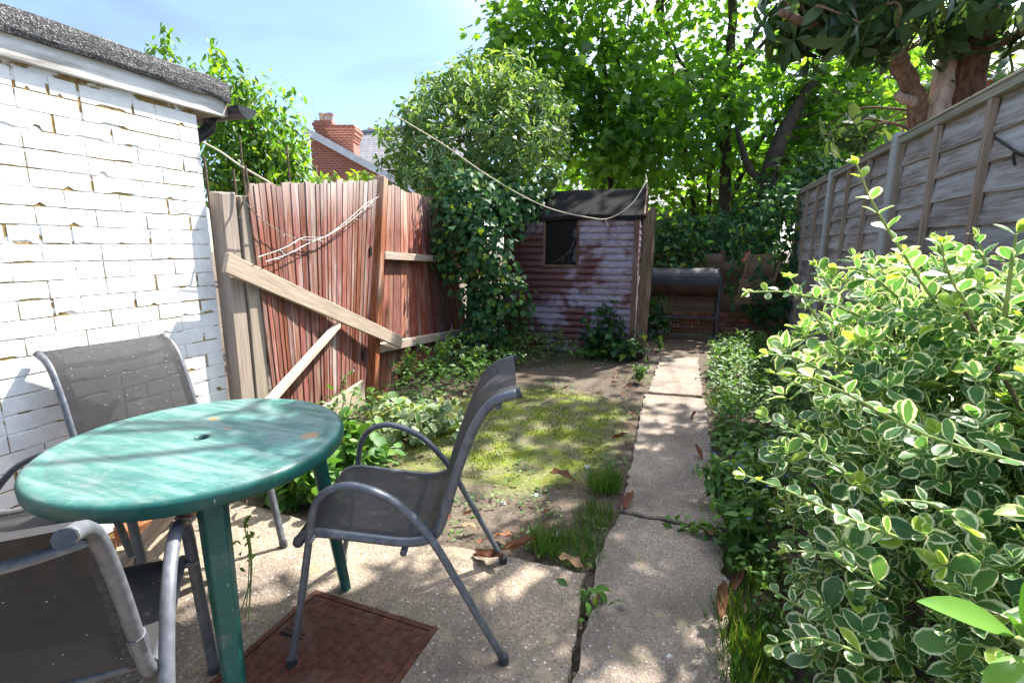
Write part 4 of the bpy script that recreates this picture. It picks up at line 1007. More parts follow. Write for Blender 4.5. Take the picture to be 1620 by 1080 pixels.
# ------------------------------------------------------------------ houses beyond
def house_back():
    c = D(600, 260, 19.0); t = thing('brick_house', 'red brick house with big chimney stacks beyond the left fence', 'house', (c[0], c[1], 0), YAW)
    R3 = np.array([[math.cos(YAW), -math.sin(YAW), 0], [math.sin(YAW), math.cos(YAW), 0], [0, 0, 1]])
    L = lambda x, y, d: R3.T @ (D(x, y, d) - np.array([c[0], c[1], 0]))
    a, b = L(490, 212, 19), L(640, 298, 19); zg = lambda x: a[2] + (b[2] - a[2]) * (x - a[0]) / (b[0] - a[0])
    y = a[1]; x0, x1 = a[0], b[0] + 1.2
    # gable wall under the sloping verge
    MB().raw([(x0, y, 0), (x1, y, 0), (x1, y, zg(x1)), (x0, y, zg(x0)), (x0, y + 6, 0), (x1, y + 6, 0), (x1, y + 6, zg(x1)), (x0, y + 6, zg(x0))], [(0, 1, 2, 3), (7, 6, 5, 4), (1, 5, 6, 2), (0, 3, 7, 4)]).build('wall', M['hbrick'], t, world=False)
    rf = MB().raw([(x0 - .1, y - .15, zg(x0) + .05), (x1 + .1, y - .15, zg(x1) + .05), (x1 + .1, y + 6, zg(x1) + .05), (x0 - .1, y + 6, zg(x0) + .05), (x0 - .1, y - .15, zg(x0) + .17), (x1 + .1, y - .15, zg(x1) + .17), (x1 + .1, y + 6, zg(x1) + .17), (x0 - .1, y + 6, zg(x0) + .17)], [(3, 2, 1, 0), (4, 5, 6, 7), (1, 2, 6, 5), (2, 3, 7, 6), (3, 0, 4, 7)]).build('roof', M['slate'], t, world=False)
    MB().bar((x0 - .12, y - .17, zg(x0) + .10), (x1 + .1, y - .17, zg(x1) + .10), .26, .05).build('verge', M['verge'], rf, world=False)
    MB().raw([(x0 - .05, y - .12, zg(x0) + .172), (x1, y - .12, zg(x1) + .172), (x1, y + 1.1, zg(x1) + .172), (x0 - .05, y + 1.1, zg(x0) + .172)], [(0, 1, 2, 3)]).build('lead_sheet', M['verge'], rf, world=False)
    def stack(px0, px1, ptop, pbot, d, dep, nm):
        p, q = L(px0, ptop, d), L(px1, pbot, d); xa, xb, zt, zb = p[0], q[0], p[2], q[2] - .8; yy = p[1]; h = zt - zb
        s = MB().box((xa + .10, yy + .1, zb), (xb - .10, yy + dep - .1, zt - .2)).build('chimney', M['hbrick'], t, world=False)
        for k, (o_, z0, z1) in enumerate(((.06, zt - .58, zt - .46), (.03, zt - .46, zt - .34), (-.02, zt - .34, zt - .18), (-.06, zt - .18, zt - .06), (.0, zt - .06, zt + .04))):
            MB().box((xa + o_, yy + o_, z0), (xb - o_, yy + dep - o_, z1)).build('corbel_course', M['hbrick'], s, world=False)
        return s, xa, xb, yy, zt
    s, xa, xb, yy, zt = stack(518, 560, 199, 240, 20.3, 1.0, 'front')
    s2, xa2, xb2, yy2, zt2 = stack(496, 524, 192, 235, 21.6, 1.0, 'rear')
    for i, (x, m) in enumerate(((xa2 + .22, 'pot'), (xa2 + .52, 'pot'), (xb2 - .18, 'pot_grey'))):
        MB().lathe([(.15, zt2 + .0), (.13, zt2 + .34), (.16, zt2 + .36), (.16, zt2 + .44), (.11, zt2 + .44), (.10, zt2 + .1)], (x, yy2 + .5, 0), 12).build('chimney_pot', M[m], s2, world=False)
    MB().tube([(xa2 + .05, yy2 + .3, zt2), (xa2 - .1, yy2 + .3, zt2 + 1.0)], .012, 5).build('aerial', M['lead'], s2, world=False)
    MB().box((x0 + 1.0, y - .03, 1.0), (x0 + 2.0, y - .003, 2.4)).build('window', M['pane'], t, world=False)
house_back()
def house_slate():
    c = D(640, 230, 26.0); t = thing('slate_house', 'grey slate roofed house with buff pots behind the chimney stack', 'house', (c[0], c[1], 0), YAW)
    R3 = np.array([[math.cos(YAW), -math.sin(YAW), 0], [math.sin(YAW), math.cos(YAW), 0], [0, 0, 1]])
    L = lambda x, y, d: R3.T @ (D(x, y, d) - np.array([c[0], c[1], 0]))
    a, b = L(560, 212, 26), L(760, 188, 26); x0, x1, y = a[0], b[0], a[1]
    MB().box((x0, y - 2.6, 0), (x1, y + 3, a[2] - 2.4)).build('wall', M['hbrick'], t, world=False)
    rf = MB().raw([(x0 - .2, y - 3, a[2] - 2.5), (x1 + .2, y - 3, b[2] - 2.6), (x1 + .2, y, b[2]), (x0 - .2, y, a[2]), (x1 + .2, y + 3, b[2] - 2.6), (x0 - .2, y + 3, a[2] - 2.5)], [(0, 1, 2, 3), (3, 2, 4, 5)]).build('roof', M['slate'], t, world=False)
    MB().bar((x0 - .2, y, a[2] + .03), (x1 + .2, y, b[2] + .03), .12, .2).build('ridge', M['lead'], rf, world=False)
    for px in (582, 593, 600):
        q = L(px, 212, 26.4); MB().lathe([(.16, q[2] - .9), (.14, q[2] + .25), (.18, q[2] + .28), (.18, q[2] + .42), (.1, q[2] + .42)], (q[0], q[1] + .6, 0), 10).build('chimney_pot', M['pot'], rf, world=False)
house_slate()
def house_far(label, x0, x1, y, wz, rz, mat, nwin, pos, nm='terraced_house'):
    t = thing(nm, label, 'house', pos)
    MB().box((x0, y, 0), (x1, y + 6, wz)).build('wall', mat, t)
    rf = MB().raw([(x0 - .2, y - .3, wz), (x1 + .2, y - .3, wz), (x1 + .2, y + 3, rz), (x0 - .2, y + 3, rz), (x1 + .2, y + 6.3, wz), (x0 - .2, y + 6.3, wz)], [(0, 1, 2, 3), (3, 2, 4, 5), (1, 0, 5, 4)]).build('roof', M['slate'], t)
    MB().box((x0 - .2, y - .42, wz - .1), (x1 + .2, y - .305, wz + .02)).build('gutter', M['verge'], rf)
    for k in range(nwin):
        xc = x0 + (k + .5) * (x1 - x0) / nwin
        for z in (1.0, 3.6):
            if z + 1.5 > wz: continue
            wv = MB().box((xc - .5, y - .02, z), (xc + .5, y - .004, z + 1.4)).build('window', M['pane'], t)
            MB().box((xc - .58, y - .09, z - .1), (xc + .58, y - .004, z - .005)).build('sill', M['render'], wv)
            MB().box((xc - .03, y - .05, z), (xc + .03, y - .021, z + 1.4)).build('frame_bar', M['verge'], wv)
            MB().box((xc - .56, y - .06, z), (xc - .502, y - .005, z + 1.4)).build('frame_side', M['verge'], wv)
            MB().box((xc + .502, y - .06, z), (xc + .56, y - .005, z + 1.4)).build('frame_side', M['verge'], wv)
house_far('red brick house glimpsed through the sycamore leaves behind the shed', -8, 3.0, 27, 3.4, 5.2, M['hbrick'], 4, (-3, 27, 0))
# neighbour's dark roof edge above the right fence
def right_house():
    a = D(1545, 160, 7.2); t = thing('neighbour_extension', 'low pale extension with dark roof edge beyond the right fence', 'house', (a[0], a[1], 0))
    p = PX(1555, 150, 3.6); z = p[2]
    MB().box((3.7, p[1] - 6.0, 0), (7.5, p[1], z - .12)).build('wall', M['render'], t)
    MB().raw([(3.55, p[1] - 6.2, z - .12), (7.7, p[1] - 6.2, z - .12), (7.7, p[1] + .2, z - .12), (3.55, p[1] + .2, z - .12), (3.55, p[1] - 6.2, z + .06), (7.7, p[1] - 6.2, z + .4), (7.7, p[1] + .2, z + .4), (3.55, p[1] + .2, z + .06)], [(3, 2, 1, 0), (4, 5, 6, 7), (0, 1, 5, 4), (1, 2, 6, 5), (2, 3, 7, 6), (3, 0, 4, 7)]).build('roof', M['darkroof'], t)
right_house()
q = D(1460, 40, 16.0)
house_far('tall red brick house hidden behind the loquat on the right', q[0] - 1.5, q[0] + 6, q[1], 6.6, 9.0, M['hbrick'], 3, (q[0], q[1], 0), 'tall_house')

# ================================================================== THINGS ON THE PATIO
mh = thing('manhole_cover', 'rusty brown cast iron manhole cover set in the concrete', 'manhole cover', (-1.09, 1.10, 0), math.radians(-1.0))
def manhole():
    x0, x1, y0, y1 = -.285, .285, -.30, .297
    fr = MB()
    for lo, hi in (((x0, y0, -.01), (x1, y0 + .022, .006)), ((x0, y1 - .022, -.01), (x1, y1, .006)), ((x0, y0 + .022, -.01), (x0 + .022, y1 - .022, .006)), ((x1 - .022, y0 + .022, -.01), (x1, y1 - .022, .006))): fr.box(lo, hi)
    fr.build('frame', M['iron'], mh, world=False)
    pl = MB().box((x0 + .026, y0 + .026, -.01), (x1 - .026, y1 - .026, .0045)).build('plate', M['iron'], mh, world=False)
    rd = MB()
    for i in range(12):
        for j in range(12):
            x, y = x0 + .05 + i * .0427, y0 + .05 + j * .0455
            if (i + j) % 2: rd.box((x - .015, y - .005, .004), (x + .015, y + .005, .0059))
            else: rd.box((x - .005, y - .015, .004), (x + .005, y + .015, .0059))
    rd.build('raised_tread', M['iron'], pl, world=False)['kind'] = 'stuff'
    for x, y in ((-.19, .08), (.05, -.20)):
        o = MB().box((x - .045, y - .014, .003), (x + .045, y + .014, .0072)).build('key_slot', M['hole'], mh, world=False)
        MB().box((x - .05, y - .004, .0045), (x + .05, y + .004, .0095)).build('lifting_bar', M['iron'], o, world=False)
manhole()

TC = np.array([-1.52, 1.115, 0]); TZ = .75
tb = thing('garden_table', 'round faded green plastic garden table with parasol hole', 'table', TC)
def table():
    R = .452
    prof = [(.022, TZ - .03), (.022, TZ - .001), (.03, TZ), (.385, TZ), (.392, TZ - .003), (.40, TZ), (.425, TZ + .001), (.440, TZ - .002), (R - .003, TZ - .009), (R, TZ - .018), (R - .002, TZ - .046), (R - .006, TZ - .050), (R - .012, TZ - .048), (R - .012, TZ - .02), (.06, TZ - .012), (.05, TZ - .03)]
    MB().lathe(prof, (0, 0, 0), 96).build('tabletop', M['table'], tb, smooth=True, world=False)
    MB().lathe([(.0215, TZ - .028), (.001, TZ - .028)], (0, 0, 0), 24).build('parasol_hole', M['hole'], tb, world=False)
    feet = [np.array(v) - TC[:2] for v in ((-1.267, 1.455), (-1.19, .88), (-1.808, 1.32), (-1.73, .745))]
    for f in feet:
        d = unit(f); s = np.array([-d[1], d[0]]); top = d * .335
        sec = [(-.042, .00), (-.026, .034), (.026, .034), (.042, .00), (.026, -.02), (-.026, -.02)]
        V = []
        for (z, cc, k) in ((TZ - .012, top, 1.0), (TZ - .25, top + (f - top) * .34, .93), (.006, f, .68), (0, f, .62)):
            for a, b in sec: p = cc + s * a * k + d * b * k; V.append((p[0], p[1], z))
        Fc = [(6 * i + q, 6 * i + (q + 1) % 6, 6 * i + 6 + (q + 1) % 6, 6 * i + 6 + q) for i in range(3) for q in range(6)] + [(0, 1, 2, 3, 4, 5), (23, 22, 21, 20, 19, 18)]
        MB().raw(V, Fc).build('leg', M['table'], tb, world=False, bevel=.004)
    # stiffening ring under the top
    MB().lathe([(.30, TZ - .012), (.30, TZ - .04), (.306, TZ - .04), (.306, TZ - .012)], (0, 0, 0), 48).build('stiffening_rib', M['table'], tb, world=False)
table()

def make_chair(label, c, hd):
    t = thing('garden_chair', label, 'chair', (c[0], c[1], 0), hd, 'sling chairs round the green table')
    loop = catmull([(.365, .012), (.335, .15), (.306, .287), (.274, .455), (.252, .565), (.215, .622), (.149, .648), (.078, .636), (.0, .595), (-.073, .52), (-.131, .435), (-.20, .30), (-.345, .012)], 5)
    rail = catmull([(.325, .440), (.295, .462), (.245, .468), (.13, .452), (-.02, .432), (-.095, .440), (-.135, .475), (-.165, .56), (-.205, .69), (-.25, .81), (-.285, .875), (-.33, .915), (-.392, .935)], 6)
    for s in (-1, 1):
        lo = MB().tube([(x, s * .268, z) for x, z in loop], .0165, 10, flat=.72, ref=(0, 1, 0)).build('arm_loop', M['chair_metal'], t, smooth=True, world=False)
        for x in (.367, -.347): MB().tube([(x, s * .268, .0), (x * .985, s * .268, .028)], .0185, 8).build('foot_cap', M['gutter'], lo, world=False)
        rl = MB().tube([(x, s * .237, z) for x, z in rail], .0155, 10).build('side_rail', M['chair_metal'], t, smooth=True, world=False)
        MB().tube([(-.392, s * .237, .935), (-.402, s * .237, .939)], .0165, 10).build('end_cap', M['gutter'], rl, world=False)
        MB().tube([(-.158, s * .237, .54), (-.172, s * .237, .585)], .0185, 10).build('collar', M['chair_metal'], rl, world=False)
        for x, z in ((.262, .466), (-.118, .452)): MB().tube([(x, s * .222, z), (x, s * .282, z)], .007, 8).build('bolt', M['wire'], rl, world=False)
    MB().tube([(.318, y, .440 - .0) for y in np.linspace(-.25, .25, 6)], .017, 10).build('front_bar', M['chair_metal'], t, smooth=True, world=False)
    MB().tube([(-.332, y, .893 - .025 * (1 - (y / .235) ** 2)) for y in np.linspace(-.237, .237, 8)], .011, 8).build('back_bar', M['chair_metal'], t, smooth=True, world=False)
    MB().tube([(-.02, y, .40) for y in np.linspace(-.25, .25, 4)], .012, 8).build('under_bar', M['chair_metal'], t, smooth=True, world=False)
    # sling fabric
    prof = catmull([(.338, .432), (.325, .455), (.295, .474), (.245, .480), (.13, .464), (-.02, .444), (-.092, .452), (-.124, .482), (-.152, .565), (-.190, .692), (-.236, .815), (-.272, .884), (-.322, .928), (-.390, .948)], 4)
    ny = 13; V, Fc = [], []
    tang = np.gradient(prof, axis=0); nrm = np.stack([tang[:, 1], -tang[:, 0]], 1); nrm /= np.linalg.norm(nrm, axis=1)[:, None]
    for i, (x, z) in enumerate(prof):
        for k in range(ny):
            y = -.232 + .464 * k / (ny - 1); sg = .016 * (1 - (y / .232) ** 2) * math.sin(math.pi * min(1, max(0, i / (len(prof) - 1))))
            V.append((x + nrm[i][0] * sg, y, z + nrm[i][1] * sg))
    Fc = [(i * ny + k, i * ny + k + 1, (i + 1) * ny + k + 1, (i + 1) * ny + k) for i in range(len(prof) - 1) for k in range(ny - 1)]
    sl = MB().raw(V, Fc).build('sling', M['sling'], t, smooth=True, world=False)
    for s in (-1, 1):
        V = []
        for i, (x, z) in enumerate(prof):
            for y in (s * .200, s * .232): V.append((x - nrm[i][0] * .002, y, z - nrm[i][1] * .002))
        MB().raw(V, [(2 * i, 2 * i + 1, 2 * i + 3, 2 * i + 2) for i in range(len(prof) - 1)]).build('hem', M['piping'], sl, world=False)
    return t
make_chair('grey sling chair on the right, seat under the table edge facing left', (-.939, 1.4625), math.radians(-158.8))
make_chair('grey sling chair between the table and white wall, back against wall', (-2.125, 1.385), math.radians(-9))
make_chair('nearest grey sling chair, its dusty backrest turned to the camera', (-1.335, .525), math.radians(135))
make_chair('grey sling chair cut off at left edge, only its arm showing', (-2.13, .72), math.radians(30))

# ================================================================== VEGETATION
def rosettes(cen, ax, per, size, spread=.25, elev=(10, 65)):
    """whorls of leaves round shoot tips"""
    n = len(cen); ax = ax / np.linalg.norm(ax, axis=1)[:, None]
    ref = rdir(n); u = np.cross(ax, ref); u /= np.linalg.norm(u, axis=1)[:, None]; v = np.cross(ax, u)
    P, Dd, Nn, S = [], [], [], []
    for k in range(per):
        ang = k * 2.4 + rng.random(n) * .5; el = np.radians(elev[0] + (elev[1] - elev[0]) * (k / max(1, per - 1)) + rng.normal(size=n) * 9)
        d = (np.cos(ang)[:, None] * u + np.sin(ang)[:, None] * v) * np.cos(el)[:, None] + ax * np.sin(el)[:, None]
        s = size * (1.12 - .55 * k / per) * (1 + .30 * rng.normal(size=n)).clip(.5, 1.65)
        P.append(cen + ax * (k / per * spread * size * 2 - .4 * size)[None] if np.isscalar(k) is False else cen + ax * (k / per * spread * size * 3 - .5 * size)); Dd.append(d); Nn.append(ax + rdir(n) * .38); S.append(s)
    return np.vstack(P), np.vstack(Dd), np.vstack(Nn), np.concatenate(S)
def shoot(pts, size, step, seed=0):
    """leaf pairs along a shoot"""
    c = catmull(pts, 10); seg = np.linalg.norm(np.diff(c, axis=0), axis=1); L = np.concatenate([[0], np.cumsum(seg)]); P, Dd, Nn, S = [], [], [], []
    k = 0; s = .02
    while s < L[-1]:
        i = min(len(c) - 2, np.searchsorted(L, s) - 1); i = max(i, 0); p = c[i] + (c[i + 1] - c[i]) * (s - L[i]) / (seg[i] + 1e-9); t = unit(c[i + 1] - c[i])
        a = unit(np.cross(t, (0, 0, 1) if k % 2 else rdir(1)[0]))
        for sg in (-1, 1):
            P.append(p); d = a * sg * .9 + t * .55 + np.array([0, 0, .25]) + rdir(1)[0] * .25; Dd.append(d); Nn.append(np.array([0, 0, 1.0]) + t * .3 + rdir(1)[0] * .35); S.append(size * (1.1 - .45 * s / L[-1]) * random.uniform(.8, 1.25))
        k += 1; s += step * random.uniform(.8, 1.2)
    for q in range(4):
        P.append(c[-1]); Dd.append(t + rdir(1)[0] * .6); Nn.append(np.array([0, 0, 1.0]) + rdir(1)[0] * .6); S.append(size * .6)
    return c, (np.array(P), np.array(Dd), np.array(Nn), np.array(S))
def cat4(*a): return tuple(np.concatenate([q[i] for q in a]) for i in range(4))

# ---- variegated bush filling the right foreground
def euonymus():
    t = thing('variegated_bush', 'big cream-edged variegated bush filling the right foreground', 'bush', (.95, 1.6, 0))
    blobs = [((.93, 1.60, .50), (.50, .62, .60)), ((1.05, 2.25, .62), (.44, .70, .62)), ((1.02, 1.95, .92), (.38, .55, .40)), ((.88, 1.12, .34), (.42, .45, .50)), ((1.02, .92, .72), (.30, .40, .38)), ((.78, 1.75, .80), (.28, .40, .34)), (D(1350, 660, 1.5), (.20, .28, .26)), (D(1335, 570, 1.7), (.20, .28, .16)), (D(1455, 500, 1.6), (.28, .36, .20)), (D(1560, 500, 1.5), (.26, .3, .20)), (D(1335, 760, 1.45), (.17, .22, .24)), (D(1350, 900, 1.35), (.16, .2, .22)), (D(1360, 1010, 1.3), (.16, .2, .2)), (D(1400, 480, 2.0), (.3, .3, .2)), (D(1500, 475, 2.1), (.35, .4, .20))]
    cen, out = blob_clumps(blobs, 1750, .66); ok = (cen[:, 2] > .03) & (cen[:, 0] < 1.36); cen, out = cen[ok], out[ok]
    ax = out * .8 + np.array([0, 0, .55]) + rdir(len(cen)) * .4
    A = rosettes(cen, ax, 8, .051)
    young = rng.random(len(cen)) < .11; rn = rng.random(len(cen)) * .86; rA = np.tile(rn, 8) ; rA = np.clip(rA + rng.normal(size=len(rA)) * .08, 0, .86)
    ytop = np.tile(young, 8) & (np.repeat(np.arange(8), len(cen)) >= 4); rA = np.where(ytop, .97, rA)
    shoots = [([(1600, 728, 1.00), (1470, 690, .98), (1350, 628, 1.0), (1290, 600, 1.02), (1262, 592, 1.03)], .052, .06), ([(1480, 480, 1.40), (1425, 395, 1.35), (1380, 320, 1.30), (1356, 262, 1.28)], .050, .055), ([(1360, 500, 1.45), (1300, 475, 1.40), (1240, 462, 1.36), (1185, 462, 1.33)], .040, .04),
              ([(1420, 850, 1.08), (1330, 815, 1.10), (1255, 780, 1.12), (1180, 752, 1.13)], .044, .045), ([(1330, 560, 1.4), (1290, 500, 1.4), (1250, 440, 1.38)], .040, .045), ([(1360, 650, 1.3), (1290, 620, 1.3), (1225, 590, 1.3)], .042, .045), ([(1330, 480, 1.55), (1290, 420, 1.5)], .04, .045), ([(1420, 470, 1.5), (1370, 430, 1.45), (1325, 425, 1.42)], .045, .045), ([(1350, 620, 1.3), (1270, 570, 1.27), (1215, 560, 1.25)], .042, .045), ([(1400, 930, 1.1), (1320, 880, 1.12), (1250, 870, 1.14)], .045, .045), ([(1380, 1040, 1.1), (1290, 1010, 1.12), (1225, 1020, 1.14)], .045, .045), ([(1540, 500, 1.2), (1500, 430, 1.18), (1490, 385, 1.16)], .045, .045),
              ([(1500, 420, 1.5), (1480, 380, 1.5)], .042, .04), ([(1590, 500, 1.0), (1600, 420, .97), (1608, 370, .95)], .05, .05), ([(1560, 420, 1.3), (1545, 375, 1.3)], .045, .04), ([(1330, 980, 1.25), (1270, 960, 1.28), (1215, 930, 1.3)], .04, .04), ([(1350, 760, 1.2), (1270, 690, 1.2), (1210, 660, 1.2)], .04, .04), ([(1560, 860, .95), (1480, 800, .97), (1420, 790, .98)], .05, .05)]
    sets = [A]; rr = [rA]
    for s, (p, sz, st) in enumerate(shoots):
        c, L = shoot([D(*q) for q in p], sz, st); sets.append(L); m = len(L[0]); tip = np.linspace(0, 1, m) > .72
        rr.append(np.where(tip, .93 + .05 * rng.random(m), rng.random(m) * .7 + .1))
        MB().tube(c, np.linspace(.0045, .002, len(c)), 6).build('shoot', M['stem_g'], t, smooth=True)
    # dark inner leaves and woody stems
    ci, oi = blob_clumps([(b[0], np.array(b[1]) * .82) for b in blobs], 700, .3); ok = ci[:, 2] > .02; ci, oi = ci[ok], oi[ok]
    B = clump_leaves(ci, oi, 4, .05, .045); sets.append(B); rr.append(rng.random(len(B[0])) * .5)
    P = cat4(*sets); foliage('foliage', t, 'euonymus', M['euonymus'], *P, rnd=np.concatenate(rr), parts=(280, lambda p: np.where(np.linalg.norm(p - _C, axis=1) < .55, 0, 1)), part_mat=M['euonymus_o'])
    for k in range(16):
        a = np.array([.95 + random.uniform(-.12, .2), 1.6 + random.uniform(-.4, .5), -.03]); b = cen[random.randrange(len(cen))]
        MB().tube(catmull([a, (a + b) / 2 + (0, 0, .12), b], 6), [.012 - .0007 * q for q in range(13)], 6).build('stem', M['stem_b'], t)
euonymus()
# ---- near laurel sprig in the bottom right corner
def laurel():
    b0 = D(1640, 1040, .66); t = thing('laurel_sprig', 'blurred glossy laurel sprig with one long leaf, bottom right corner', 'plant', (b0[0] + .12, b0[1] - .05, 0))
    base = np.array([b0[0] + .12, b0[1] - .05, -.03])
    MB().tube(catmull([base, base + (0, 0, .35), b0 + (.02, 0, -.08), b0, D(1610, 1010, .66)], 8), .005, 7).build('stem', M['stem_g'], t, smooth=True)
    tips = [((1612, 1008), (1452, 924), .155), ((1620, 1015), (1660, 900), .15), ((1622, 1035), (1570, 1075), .11), ((1630, 1040), (1700, 1060), .14), ((1615, 1010), (1600, 955), .09), ((1640, 1060), (1590, 1110), .12)]
    for (a, b, s) in tips:
        p = D(*a, .66); d = D(*b, .62) - p; R = frames(d[None], (unit(_C - p) * .8 + np.array([0, 0, .9]) + rdir(1)[0] * .2)[None])[0]; mt = Matrix.Identity(4); off = root_loc(t)
        for i in range(3):
            for j in range(3): mt[i][j] = R[i, j] * s
            mt[i][3] = p[i] - off[i]
        inst('leaf', leaf_mesh('laurel', 0, M['laurel']), t, mt)
laurel()

def limb(p, rad, n=9, jit=0.0, k=6):
    c = catmull(p, k); 
    if jit: c[1:-1] += rng.normal(size=(len(c) - 2, 3)) * jit
    return c, np.interp(np.linspace(0, 1, len(c)), np.linspace(0, 1, len(rad)), rad)
def add_limbs(t, name, mat, cen, hubs, n, r0=.012, r1=.004):
    """thin twigs from limb points to some clump centres, one part"""
    mb = MB(); hubs = np.asarray(hubs)
    for i in rng.choice(len(cen), min(n, len(cen)), replace=False):
        h = hubs[np.argmin(np.linalg.norm(hubs - cen[i], axis=1) + np.maximum(0, hubs[:, 2] - cen[i][2]) * 1.5)]
        m = (h + cen[i]) / 2 + rng.normal(size=3) * .08 + (0, 0, .06); mb.tube(catmull([h, m, cen[i]], 4), np.linspace(r0, r1, 9), 5, cap=False)
    mb.build(name, mat, t)['kind'] = 'stuff'

# ---- sycamores behind the shed
def tree(name, label, cat, base, limbs, blobs, nclump, per, spread, size, kind, mat, bark, twigs=60, droop=.3, group=None, upn=.8, shell=.55, keep=None):
    t = thing(name, label, cat, (base[0], base[1], 0), group=group); hubs = []
    for i, (p, rad) in enumerate(limbs):
        c, r = limb(p, rad, jit=.008); hubs += list(c[len(c) // 4:]); MB().tube(c, r, 9).build('trunk' if i == 0 else 'limb', bark, t, smooth=True)
    cen, out = blob_clumps(blobs, nclump, shell)
    if keep is not None: k = keep(cen); cen, out = cen[k], out[k]
    add_limbs(t, 'twigs', bark, cen, hubs, twigs)
    P = clump_leaves(cen, out, per, spread, size, droop, upn)
    if keep is not None:
        k = keep(P[0]); P = tuple(q[k] for q in P)
    tint = np.clip(np.repeat(rng.random(len(cen)), per)[:len(P[0])] * .5 + rng.random(len(P[0])) * .5, 0, 1) if keep is None else rng.random(len(P[0]))
    foliage('crown', t, kind, mat, *P, rnd=tint, mark=False); return t
b1 = D(1146, 362, 9.9); b1[2] = -.05
tree('sycamore_tree', 'sycamore with straight slender trunk rising right of the shed', 'tree', b1,
     [([b1, D(1146, 330, 9.9), D(1150, 180, 9.9), D(1160, 0, 9.9), D(1168, -200, 9.9)], [.13, .12, .10, .085, .06]), ([D(1146, 330, 9.9), D(1200, 230, 9.7), D(1280, 120, 9.4)], [.06, .04, .02]), ([D(1150, 200, 9.9), D(1090, 120, 9.8), D(1040, 20, 9.6)], [.05, .035, .02]), ([D(1150, 130, 9.9), D(1230, 40, 9.7), D(1290, -60, 9.5)], [.05, .035, .02])],
     [(D(1150, 120, 9.6), (1.9, 1.1, 1.7)), (D(1230, 210, 9.6), (1.3, .9, 1.0)), (D(1070, 200, 9.4), (1.2, .9, 1.1)), (D(1150, -120, 9.8), (2.2, 1.5, 1.8)), (D(1290, 150, 9.8), (1.2, .9, 1.4)), ((1.0, 8.6, 7.3), (1.6, 1.1, .9))], 560, 9, .17, .165, 'maple', M['maple'], M['bark_dark'], 90, group='sycamores behind the shed')
b2 = D(966, 330, 9.3); b2[2] = -.05
tree('sycamore_tree', 'young forked sycamore with thin stems directly behind the shed roof', 'tree', b2,
     [([b2, D(966, 290, 9.3), D(964, 180, 9.3), D(955, 80, 9.3), D(948, -60, 9.3)], [.06, .05, .042, .03, .02]), ([D(955, 190, 9.3), D(925, 125, 9.2), D(880, 60, 9.1), D(845, -30, 9.0)], [.035, .03, .022, .012]), ([D(962, 150, 9.3), D(985, 80, 9.3), D(1000, 0, 9.3)], [.03, .02, .012])],
     [(D(930, 160, 9.0), (1.3, .9, 1.1)), (D(860, 60, 9.0), (1.15, .8, .95)), (D(980, 60, 9.1), (1.2, .9, 1.2)), (D(1000, 200, 9.0), (1.0, .8, .9)), (D(800, 70, 9.0), (.75, .6, .6)), (D(900, -60, 9.2), (1.6, 1.0, 1.0)), (D(940, 250, 9.2), (1.3, .7, .55)), (D(880, 180, 9.2), (1.0, .7, .8)), (D(800, 120, 8.8), (.8, .5, .7)), (D(845, 170, 8.6), (.7, .5, .7))], 580, 8, .17, .16, 'maple', M['maple'], M['bark_dark'], 80, group='sycamores behind the shed', shell=.45)
b3 = D(1105, 360, 11.2); b3[2] = -.05
tree('sycamore_tree', 'several-stemmed sycamore further back, left of the straight trunk', 'tree', b3,
     [([b3, D(1100, 330, 11.2), D(1085, 250, 11.2), D(1060, 100, 11.2), D(1040, -40, 11.2)], [.10, .09, .08, .06, .04]), ([D(1118, 368, 11.0), D(1122, 320, 11.0), D(1120, 220, 11.0), D(1105, 80, 11.0)], [.07, .06, .05, .03]), ([D(1100, 345, 11.2), D(1075, 310, 11.1), D(1050, 280, 11.0)], [.06, .05, .03])],
     [(D(1070, 150, 11.4), (1.8, .7, 1.1)), (D(1000, 250, 11.2), (1.6, .6, .8)), (D(1200, 270, 11.5), (1.5, .6, .8)), (D(1130, 330, 11.4), (1.5, .7, .5)), (D(980, 300, 11.3), (1.8, .7, .6))], 420, 8, .2, .175, 'maple', M['maple'], M['bark_dark'], 60, group='sycamores behind the shed')
b4 = D(1208, 400, 8.95); b4[2] = -.05
tree('old_tree', 'dark thick trunked tree leaning in the ivy corner at the back', 'tree', b4,
     [([b4, D(1208, 370, 8.95), D(1212, 310, 8.95), D(1235, 220, 9.0), D(1290, 120, 9.1), D(1340, 20, 9.2)], [.19, .18, .17, .14, .09, .05]), ([D(1212, 300, 8.95), D(1180, 255, 9.0), D(1165, 200, 9.0)], [.08, .06, .03])],
     [(D(1310, 200, 9.3), (1.1, .8, 1.2)), (D(1390, 90, 9.6), (1.4, .9, 1.3)), (D(1240, 290, 9.1), (.9, .6, .5)), (D(1360, 260, 9.6), (1.0, .7, .7))], 300, 8, .17, .15, 'maple', M['maple'], M['bark_dark'], 60)
b5 = D(1380, 300, 12.5); b5[2] = -.05
tree('lime_green_tree', 'sunlit yellow-green tree behind the right fence end', 'tree', b5,
     [([b5, D(1380, 220, 12.5), D(1390, 100, 12.5), D(1400, -20, 12.5)], [.14, .12, .1, .06])],
     [(D(1380, 200, 12.5), (2.0, .7, 1.4)), (D(1450, 80, 12.5), (2.0, .7, 1.4)), (D(1290, 250, 12.5), (1.6, .7, 1.1))], 230, 8, .22, .16, 'maple', M['maple'], M['bark_dark'], 40)

